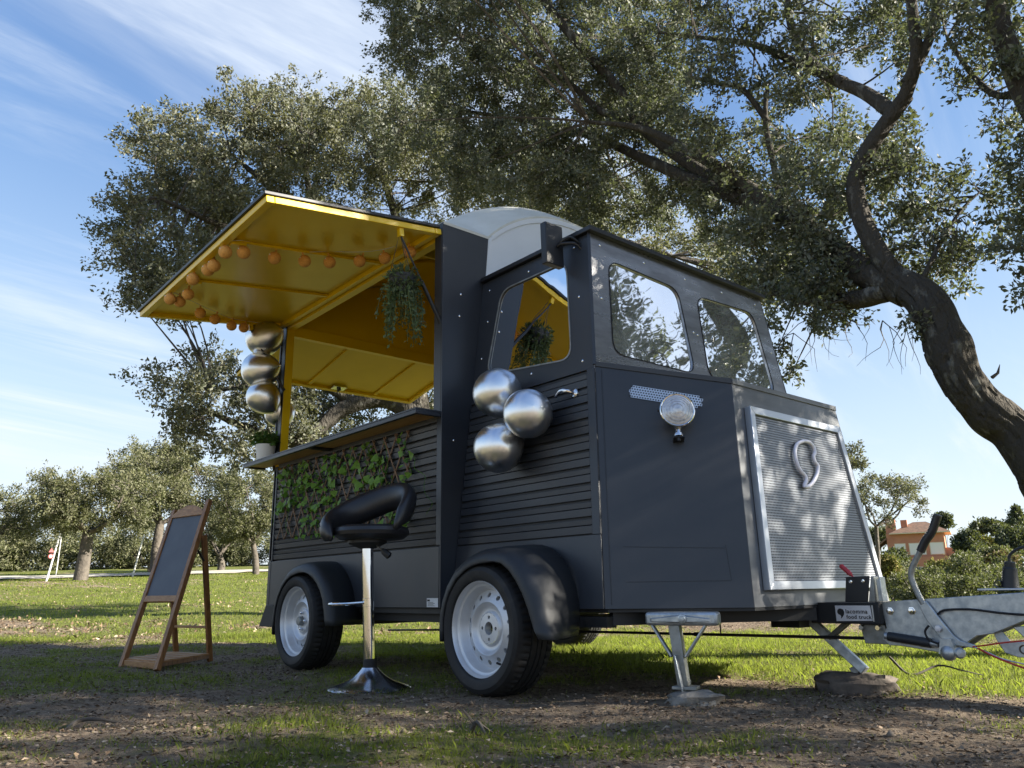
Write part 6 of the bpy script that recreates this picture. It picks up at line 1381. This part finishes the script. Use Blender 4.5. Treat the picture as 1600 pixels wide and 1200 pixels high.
crown(O2, 'oak_leaf_warm', [((-5.87, 0.66, 4.84), 0.52), ((-7.63, 0.96, 5.56), 0.75), ((-6.25, 0.46, 6.01), 0.54), ((-6.76, 1.50, 7.92), 0.57), ((-5.55, 2.11, 7.73), 0.53), ((-5.54, 2.63, 8.17), 0.71), ((-6.67, 1.47, 5.91), 0.51), ((-8.48, 2.51, 9.59), 0.75), ((-5.23, 5.31, 7.89), 0.71), ((-4.19, 4.24, 8.63), 0.59), ((-5.43, 3.05, 7.83), 0.52), ((-5.44, 5.41, 8.95), 0.70), ((-6.24, 0.86, 5.64), 0.57), ((-5.55, 2.75, 7.13), 0.71), ((-6.71, 1.33, 6.90), 0.53), ((-8.22, 2.26, 7.43), 0.55), ((-7.72, 3.32, 8.10), 0.63), ((-7.63, 4.70, 9.44), 0.72), ((-8.03, 0.91, 7.32), 0.59), ((-7.08, 2.94, 7.99), 0.68), ((-5.75, 1.19, 6.60), 0.50), ((-7.37, 1.87, 7.44), 0.65), ((-7.08, 2.71, 8.51), 0.63), ((-4.96, 4.21, 8.17), 0.68), ((-6.60, 5.70, 8.34), 0.67), ((-6.37, 3.69, 8.67), 0.67), ((-3.91, 4.98, 7.14), 0.59), ((-8.44, 2.67, 7.97), 0.58), ((-8.48, 3.36, 9.31), 0.60), ((-5.90, 3.30, 7.16), 0.53), ((-5.25, 4.46, 8.54), 0.53), ((-5.98, 4.30, 7.45), 0.65), ((-6.24, 1.34, 6.67), 0.70), ((-7.29, 5.17, 9.32), 0.70), ((-4.23, 5.30, 7.59), 0.52), ((-7.91, 4.55, 10.76), 0.52), ((-8.20, 0.49, 6.98), 0.65), ((-6.08, 4.22, 8.51), 0.74), ((-7.57, 4.50, 10.20), 0.72), ((-6.94, 4.16, 8.52), 0.57), ((-7.09, 3.13, 8.96), 0.52), ((-8.90, 2.05, 8.90), 0.69), ((-9.26, 1.10, 9.08), 0.54), ((-6.74, 0.20, 6.54), 0.52), ((-6.99, 0.59, 7.82), 0.75), ((-6.55, 0.37, 5.39), 0.56), ((-7.29, 2.93, 9.37), 0.65), ((-6.42, 4.40, 9.32), 0.71), ((-7.87, 3.54, 9.91), 0.64), ((-6.62, 1.89, 8.36), 0.54), ((-6.82, 3.84, 9.57), 0.56), ((-6.53, 2.14, 6.88), 0.71), ((-5.93, 1.76, 8.46), 0.66), ((-6.64, 2.41, 8.06), 0.74), ((-5.51, 3.16, 8.65), 0.66), ((-8.81, 2.31, 7.98), 0.62), ((-6.14, 1.08, 7.53), 0.56), ((-4.78, 4.25, 9.13), 0.66), ((-9.11, 1.44, 7.58), 0.75), ((-6.50, 1.65, 7.37), 0.50), ((-8.25, 1.84, 9.13), 0.52), ((-8.00, 1.51, 7.82), 0.61), ((-5.82, 5.84, 8.50), 0.66), ((-8.03, 3.51, 10.53), 0.73), ((-6.86, 1.81, 6.37), 0.66), ((-8.25, 0.94, 8.33), 0.63), ((-8.65, 1.63, 8.53), 0.62), ((-8.69, 0.96, 8.98), 0.62), ((-7.02, 1.87, 8.92), 0.52), ((-8.04, 4.12, 10.53), 0.63), ((-5.35, 4.63, 9.08), 0.66), ((-8.91, 1.36, 6.97), 0.66), ((-6.43, 2.71, 8.55), 0.60), ((-7.62, 1.14, 7.44), 0.54), ((-7.42, 1.60, 6.83), 0.58), ((-5.89, 5.05, 9.16), 0.56), ((-7.06, 3.61, 8.50), 0.57), ((-7.29, 2.06, 9.33), 0.67), ((-7.88, 3.57, 9.00), 0.62), ((-6.84, 5.95, 9.23), 0.63), ((-6.80, 5.06, 10.28), 0.54), ((-6.33, 2.61, 7.35), 0.72), ((-4.93, 3.64, 7.95), 0.71), ((-8.01, 1.45, 6.09), 0.71), ((-7.36, 0.87, 6.89), 0.65), ((-7.16, 1.10, 7.65), 0.62), ((-8.26, 2.15, 7.91), 0.53), ((-5.82, 3.85, 9.46), 0.51), ((-7.30, 3.96, 9.79), 0.51), ((-4.91, 4.79, 7.91), 0.66), ((-6.85, 6.21, 10.06), 0.72), ((-8.78, 0.78, 6.58), 0.56), ((-7.59, 5.08, 10.13), 0.57), ((-6.01, 0.24, 5.08), 0.70), ((-6.12, 5.43, 10.13), 0.57), ((-6.75, 0.70, 4.98), 0.39), ((-6.49, 1.03, 5.40), 0.30), ((-6.45, 1.05, 5.09), 0.41), ((-6.19, 0.65, 4.91), 0.31), ((-6.25, 0.85, 4.62), 0.31), ((-5.86, 0.74, 5.02), 0.38), ((-6.11, 1.06, 4.69), 0.30), ((-6.17, 0.99, 5.00), 0.31), ((-5.61, 0.97, 3.35), 0.45), ((-6.51, 1.52, 3.70), 0.42), ((-6.51, 2.00, 2.67), 0.36), ((-5.54, 1.22, 2.93), 0.51), ((-6.74, 1.49, 3.00), 0.45), ((-5.64, 2.00, 3.04), 0.39), ((-5.92, 1.95, 2.57), 0.41), ((-5.30, 2.13, 3.34), 0.47), ((-5.76, 2.54, 2.78), 0.51), ((-6.76, 1.02, 3.66), 0.50), ((-6.04, 1.36, 2.90), 0.44), ((-5.34, 1.80, 3.60), 0.47), ((-6.58, 1.97, 4.01), 0.50), ((-6.00, 1.91, 3.51), 0.39), ((-6.41, 1.37, 3.00), 0.39), ((-5.29, 1.97, 2.43), 0.39), ((-5.84, 1.23, 3.49), 0.38), ((-6.05, 2.45, 3.27), 0.51), ((-6.15, 1.38, 3.85), 0.46), ((-5.95, 0.91, 3.12), 0.44), ((-6.22, 2.83, 2.61), 0.51), ((-5.41, 1.64, 2.59), 0.37), ((-7.38, 3.46, 3.63), 0.55), ((-6.43, 2.83, 3.39), 0.37), ((-7.22, 3.50, 2.80), 0.38), ((-4.73, 4.58, 2.88), 0.40), ((-7.01, 4.73, 4.22), 0.47), ((-4.90, 4.11, 2.69), 0.37), ((-6.40, 4.37, 3.24), 0.50), ((-5.60, 2.81, 2.90), 0.55), ((-5.05, 4.65, 3.19), 0.48), ((-7.72, 3.65, 3.85), 0.50), ((-6.28, 3.76, 3.85), 0.37), ((-6.83, 2.94, 3.74), 0.47), ((-6.25, 3.90, 3.44), 0.47), ((-7.51, 4.00, 2.92), 0.44), ((-6.14, 5.19, 3.74), 0.57), ((-5.55, 5.18, 3.60), 0.46), ((-5.07, 5.38, 3.03), 0.44), ((-7.36, 4.09, 3.47), 0.52), ((-5.79, 3.23, 3.49), 0.44), ((-5.71, 2.86, 3.64), 0.48), ((-6.48, 2.99, 4.04), 0.53), ((-5.72, 5.71, 3.94), 0.38), ((-5.80, 3.66, 2.96), 0.46), ((-5.42, 5.56, 3.29), 0.36), ((-5.69, 4.34, 2.67), 0.45), ((-6.12, 4.34, 3.83), 0.41), ((-0.68, 7.46, 5.44), 0.55), ((-2.01, 6.51, 6.08), 0.62), ((-0.86, 8.87, 5.47), 0.63), ((-2.19, 9.49, 6.88), 0.48), ((-1.12, 9.09, 5.97), 0.67), ((-3.22, 7.51, 6.79), 0.62), ((-2.36, 5.84, 5.73), 0.60), ((-1.11, 8.05, 5.51), 0.48), ((-3.88, 6.95, 7.12), 0.52), ((-1.75, 8.56, 5.60), 0.60), ((-0.85, 8.22, 5.11), 0.50), ((-2.90, 5.18, 6.27), 0.63), ((-2.89, 8.79, 6.67), 0.67), ((-4.18, 6.38, 7.86), 0.57), ((-2.24, 9.91, 6.10), 0.56), ((-2.79, 7.96, 6.13), 0.45), ((-3.52, 6.52, 6.35), 0.61), ((-5.23, 6.15, 8.82), 0.68), ((-2.91, 7.24, 7.29), 0.68), ((-3.71, 5.63, 6.76), 0.68), ((-3.25, 5.39, 7.28), 0.68), ((-2.85, 5.63, 5.94), 0.61), ((-3.19, 9.24, 7.15), 0.53), ((-1.50, 10.01, 6.04), 0.67), ((-1.68, 6.56, 5.47), 0.47), ((-4.19, 8.58, 8.07), 0.66), ((-4.65, 5.64, 8.15), 0.65), ((-3.49, 6.44, 7.29), 0.51), ((-5.80, 7.01, 9.19), 0.66), ((-3.51, 8.00, 7.73), 0.63), ((-1.39, 8.21, 6.16), 0.69), ((-4.99, 7.40, 8.73), 0.46), ((-2.76, 5.61, 6.90), 0.50), ((-2.45, 8.73, 5.99), 0.52), ((-6.45, 0.11, 5.51), 0.35), ((-6.19, 0.34, 4.75), 0.28), ((-5.85, 2.09, 3.93), 0.25), ((-6.57, 4.08, 10.13), 0.40), ((-6.79, 0.81, 8.37), 0.35), ((-6.61, 1.44, 8.66), 0.30), ((-6.60, 2.88, 9.69), 0.42)], nodes_of(*ls), .070, 2900, rg, 8, .012)
# --- third oak, mostly beyond the right edge of the picture
O3 = thing('oak_tree', 'holm oak beyond the right edge, one branch reaching into the upper right corner', 'tree', (10.2, 4.2, -.1))
b = MB(); ls = []
ls.append(limb(b, [(10.2, 4.2, -.1), (10.1, 4.1, 1.2), (10.3, 3.9, 2.2), (10.6, 3.6, 3.2), (11.0, 3.4, 4.6)], .30, .08, 12))
fend = [(4.76, 4.21, 3.04), (4.53, 3.76, 3.55), (4.44, 3.59, 3.95), (4.40, 3.53, 4.38), (4.38, 3.52, 4.91), (4.38, 3.52, 5.63)]
ls.append(limb(b, [(10.2, 4.0, 1.9), (8.6, 4.6, 2.7), (6.6, 4.6, 3.3)] + fend, .14, .05, 12))
ls.append(limb(b, [(4.45, 3.59, 3.95), (4.25, 3.70, 4.05), (4.07, 3.86, 4.40), (3.92, 3.92, 4.88)], .035, .015, 6))
ls.append(limb(b, [(10.3, 3.9, 2.2), (9.8, 2.6, 2.8), (9.4, 1.2, 3.2)], .12, .04, 8))
ls.append(limb(b, [(10.4, 3.8, 2.4), (11.6, 2.4, 3.0), (12.4, .8, 3.3)], .12, .04, 8))
ls.append(limb(b, [(10.3, 3.9, 2.2), (11.3, 5.0, 3.0), (12.2, 5.6, 3.8)], .12, .04, 8))
b.build('trunk', 'bark', O3, smooth=60)
rg = rng(33); bl3 = []
while len(bl3) < 56:                                 # unseen spreading crown, placed along sun rays to shade the bare earth
    c = np.array([rg.uniform(-.8, 5.4), rg.uniform(-2.4, .6), 0]) + SD * rg.uniform(6.2, 10.5)
    if not on_frame(c): bl3.append((c, rg.uniform(.42, .62)))
crown(O3, 'oak_leaf', [((4.31, 3.74, 4.83), 0.28), ((4.28, 4.28, 3.59), 0.27), ((4.25, 3.75, 3.96), 0.22), ((4.44, 4.37, 5.35), 0.19), ((4.10, 4.10, 4.57), 0.26), ((4.48, 3.96, 4.29), 0.29), ((3.88, 4.25, 5.61), 0.23), ((4.34, 3.38, 4.13), 0.24), ((3.99, 3.64, 4.25), 0.20), ((4.28, 3.16, 4.35), 0.27), ((4.29, 4.50, 4.26), 0.30), ((4.51, 3.46, 3.32), 0.18), ((4.34, 3.93, 4.49), 0.23), ((4.19, 3.34, 4.73), 0.27), ((4.33, 3.67, 3.37), 0.24), ((4.62, 3.80, 4.88), 0.28), ((4.43, 3.57, 3.66), 0.21), ((4.13, 3.96, 5.27), 0.23), ((4.46, 3.14, 2.28), 0.21), ((4.35, 3.64, 2.74), 0.27), ((4.35, 3.18, 2.61), 0.23), ((4.43, 3.37, 3.04), 0.26), ((4.33, 3.91, 2.60), 0.21), ((4.30, 3.69, 2.48), 0.18), ((4.30, 3.69, 2.96), 0.19), ((4.51, 3.57, 3.07), 0.19)], nodes_of(*ls), .050, 6300, rg, 8, .008)
c3 = crown(O3, 'oak_leaf', bl3, nodes_of(*ls), .07, 1100, rg, 8, .014); 
# --- background oaks
def far_tree(label, base, ctr, rx, rz, seed, leaf, dens, mname='oak_leaf_far', nb=34, trunk_r=.24, rb=.34, group='oaks along the far side of the clearing', name='oak_tree', cat='tree', lean=0.0, sky=0.0):
    base = np.array(base, float); base[2] = float(gz(base[0], base[1])) - .1; ctr = np.array(ctr, float)
    O = thing(name, label, cat, tuple(base), group); rg = rng(seed); b = MB(); ls = []
    fork = base + (ctr - base) * .45 + np.array([0, 0, 0]); fork[2] = max(base[2] + .6, ctr[2] - rz * .75)
    ls.append(limb(b, [base, base + (fork - base) * .5 + rg.normal(0, .08, 3), fork], trunk_r, trunk_r * .75, 9))
    for k in range(5):
        a = 2 * math.pi * (k + rg.uniform(0, .6)) / 5; e = ctr + np.array([math.cos(a) * rx * .6, math.sin(a) * rx * .6, rz * rg.uniform(-.1, .5)])
        ls.append(limb(b, [fork, fork + (e - fork) * .5 + np.array([0, 0, -.1 * rz]) + rg.normal(0, .1 * rx, 3), e], trunk_r * .42, .02, 6))
    b.build('trunk', 'bark_far', O, smooth=60)
    bl = []
    for k in range(nb):
        v = rg.normal(0, 1, 3); v[2] = v[2] * .9 + .10; v /= np.linalg.norm(v); v *= rg.uniform(.35, 1.0) ** .5
        if v[2] < -.55: v[2] *= .6
        bl.append((ctr + v * np.array([rx, rx, rz]) * .98, rb * min(rx, rz) * rg.uniform(.75, 1.25)))
    crown(O, mname, bl, nodes_of(*ls), leaf * .85, dens * 3.0, rg, 10, .02 if trunk_r > .1 else .01, sides=3)
    return O
far_tree('rounded oak with a thick straight trunk on the far left of the clearing', (-31.39, 5.39, 1.39), (-31.35, 5.57, 4.39), 2.69, 1.75, 41, .135, 430, nb=60, trunk_r=.30)
far_tree('tall broad oak rising behind the top of the easel', (-37.42, 10.09, 1.69), (-37.43, 10.07, 5.89), 3.20, 2.43, 42, .15, 360, nb=64, trunk_r=.28)
far_tree('oak with a slim pale trunk between the easel and the trailer', (-31.17, 12.82, 1.41), (-31.37, 12.32, 4.33), 1.79, 1.91, 43, .135, 430, nb=46, trunk_r=.17)
far_tree('oak cut by the left edge of the picture', (-35.98, 2.05, 1.64), (-35.95, 2.29, 3.87), 2.04, 1.36, 44, .14, 400, nb=44, trunk_r=.28)
far_tree('low pale scrub oak at the foot of the leaning pole by the easel', (-39.41, 10.43, 1.85), (-39.48, 10.17, 2.79), 0.89, 0.96, 45, .15, 380, nb=12, trunk_r=.08)
far_tree('leafy oak right of the easel, farther off and half hidden by another', (-43.00, 15.51, 1.86), (-43.13, 15.16, 4.28), 2.37, 1.97, 46, .17, 300, nb=28, trunk_r=.25)
far_tree('oak behind the rear wheel side of the trailer', (-34.85, 16.84, 1.64), (-34.78, 16.99, 5.20), 3.20, 2.49, 47, .16, 330, nb=34, trunk_r=.3)
# far wood behind the track: one mass
rg = rng(50); wb = []
for k in range(120):
    u = k / 119; p = np.array((-64.06, 2.30, 2.41)) * (1 - u) + np.array((-51.73, 29.88, 2.14)) * u + np.append(rg.normal(0, 2.0, 2), 0)
    h = rg.uniform(1.8, 3.4) ; p[2] = float(gz(p[0], p[1]))
    for z in (.5, 1.4, h): wb.append((p + np.array([rg.normal(0, .5), rg.normal(0, .5), z]), rg.uniform(.7, 1.0)))
WD = empty('far_wood', (-60, 20, 2)); tag(WD, 'low olive green wood closing off the clearing behind the track', None, None, 'stuff')
crown(WD, 'oak_leaf_far', wb, [(np.array(p) - np.array([0, 0, 1.0]), .05) for p, r in wb], .19, 520, rg, 9, .0)
# --- right side: bushes and trees towards the house
def bush(label, e, seed, d, mname, name='bush', cat='bush', group='bushes on the slope towards the house', tall=False):
    c, rx, rz = e; c = np.array(c); rx, rz = (rx * 1.2, rz * 1.2) if d < 45 else (rx * .92, rz * .88); rg = rng(seed); base = np.array([c[0], c[1], min(float(gz(c[0], c[1])), c[2] - rz * .6)])
    O = thing(name, label, cat, tuple(base), group); b = MB(); ls = []
    for k in range(4):
        q = c + rg.normal(0, .35, 3) * np.array([rx, rx, rz]); ls.append(limb(b, [base + rg.normal(0, .05 * rx, 3) * (1, 1, 0), (base + q) / 2 + rg.normal(0, .08 * rx, 3), q], .02 * rx + .02, .012 * rx, 5))
    b.build('trunk', 'bark_far', O, smooth=60); bl = []
    for k in range(30):
        v = rg.normal(0, 1, 3); v /= np.linalg.norm(v); v *= rg.uniform(.3, 1) ** .5; bl.append((c + v * np.array([rx, rx, rz]) * .8, .36 * min(rx, rz) * rg.uniform(.8, 1.25)))
    lf = .0034 * d; crown(O, mname, bl, nodes_of(*ls), lf, .42 / (lf * lf * .25) * 1.9, rg, 9, 0.0)
    return O
bush('dark rounded bush below the left side of the orange house', ((-19.61, 54.05, 2.05), 1.07, 0.90), 61, 62, 'bush_leaf_dark')
bush('olive bush directly right of the trailer nose', ((-6.68, 24.77, 0.63), 0.60, 0.65), 62, 30, 'bush_leaf')
bush('yellowing bush beside the trailer nose and below the dark bush', ((-5.91, 22.93, 0.95), 0.28, 0.41), 63, 28, 'bush_leaf_yellow')
bush('large olive bush behind the brake handle', ((-7.42, 28.82, 0.33), 1.06, 0.63), 64, 34, 'bush_leaf')
bush('yellow green bush in front of the house wall', ((-15.65, 51.38, 1.39), 0.82, 0.49), 65, 58, 'bush_leaf_yellow')
bush('olive bush between the brake handle and the black gaiter', ((-7.17, 33.21, 0.74), 1.10, 0.84), 66, 38, 'bush_leaf')
bush('grey green bush at the right edge above the drawbar', ((-6.32, 35.61, 0.58), 0.97, 0.92), 67, 40, 'bush_leaf')
bush('rust brown bush on the slope near the right edge', ((-17.69, 68.72, 2.14), 1.43, 0.72), 68, 75, 'bush_leaf_rust')
bush('rounded dark tree right of the brake handle grip', ((-26.59, 86.80, 4.36), 1.59, 1.59), 69, 95, 'bush_leaf_dark', 'round_tree', 'tree', 'trees on the hillside behind the house')
bush('wide dark tree at the right edge of the hillside', ((-24.12, 92.91, 4.64), 2.72, 1.77), 70, 100, 'bush_leaf_dark', 'round_tree', 'tree', 'trees on the hillside behind the house')
bush('bright yellow shrub between the two dark hillside trees', ((-26.17, 90.13, 4.42), 0.95, 0.81), 71, 98, 'bush_leaf_yellow')
bush('dark tree on the skyline above the yellow shrub', ((-48.59, 158.56, 10.05), 4.00, 1.65), 72, 170, 'bush_leaf_dark', 'round_tree', 'tree', 'trees on the hillside behind the house')
bush('olive tree filling the slope below the two dark hillside trees', ((-21.78, 77.89, 2.62), 2.69, 1.17), 73, 85, 'bush_leaf', 'round_tree', 'tree', 'trees on the hillside behind the house')
bush('small dark tree on the skyline just right of the house roof', ((-57.32, 160.71, 12.07), 1.62, 1.74), 74, 175, 'bush_leaf_dark', 'round_tree', 'tree', 'trees on the hillside behind the house')
bush('green tree at the right end of the house', ((-22.02, 72.50, 2.13), 1.45, 1.00), 75, 80, 'bush_leaf', 'round_tree', 'tree', 'trees on the hillside behind the house')
bush('low bush hidden behind the trailer nose, left of the house', ((-20.58, 51.39, 1.46), 1.75, 1.14), 76, 60, 'bush_leaf')
bush('dark skyline tree left of the house chimney', ((-65.94, 151.62, 9.50), 4.48, 1.99), 77, 170, 'bush_leaf_dark', 'round_tree', 'tree', 'trees on the hillside behind the house')
bush('low olive bush at the foot of the brake handle', ((-4.45, 21.39, 0.29), 0.74, 0.44), 90, 26, 'bush_leaf')
bush('low green bush between the handle and the gaiter, just above the drawbar', ((-4.49, 24.60, 0.25), 0.84, 0.48), 91, 29, 'bush_leaf')
bush('low pale bush behind the black gaiter', ((-4.02, 26.90, 0.26), 0.97, 0.55), 92, 31, 'bush_leaf')
bush('low bush beyond the right edge of the hillside', ((-3.60, 30.17, 0.55), 1.04, 0.81), 93, 34, 'bush_leaf')
# conifer on the skyline
cf = np.array((-47.05, 169.56, 12.04)); CT = thing('conifer', 'pointed dark conifer on the skyline at the right edge', 'tree', (cf[0], cf[1], cf[2] - 7)); rg = rng(80)
b = MB(); b.tube([cf - (0, 0, 7), cf + (0, 0, 2.2)], [.25, .04], 7); b.build('trunk', 'bark_far', CT)
bl = [(cf + np.array([math.cos(a) * (2.2 - z) * .55, math.sin(a) * (2.2 - z) * .55, z]), .35 + (2.2 - z) * .12) for z in np.linspace(-5, 2.0, 12) for a in rg.uniform(0, 6.28, 4)]
crown(CT, 'bush_leaf_dark', bl, [(cf + np.array([0, 0, z]), .1) for z in np.linspace(-5, 2, 8)], .55, 45, rg, 5, 0)
# small tree behind the trailer nose
e = ((-4.01, 19.40, 2.65), 1.16, 0.85); OT = np.array((-4.65, 19.10, 0.61))
far_tree('small sparse oak whose crown shows behind the trailer nose', OT, *e, 81, .085, 520, 'oak_leaf_warm', nb=34, trunk_r=.07, rb=.26, group='oaks along the far side of the clearing')
e = ((-4.30, 18.16, 3.73), 0.31, 0.59)
far_tree('sparse oak sprig just behind the right edge of the grille panel', (-4.80, 17.91, 0.61), *e, 82, .085, 520, 'oak_leaf_warm', nb=9, trunk_r=.06, rb=.5, group='oaks along the far side of the clearing')
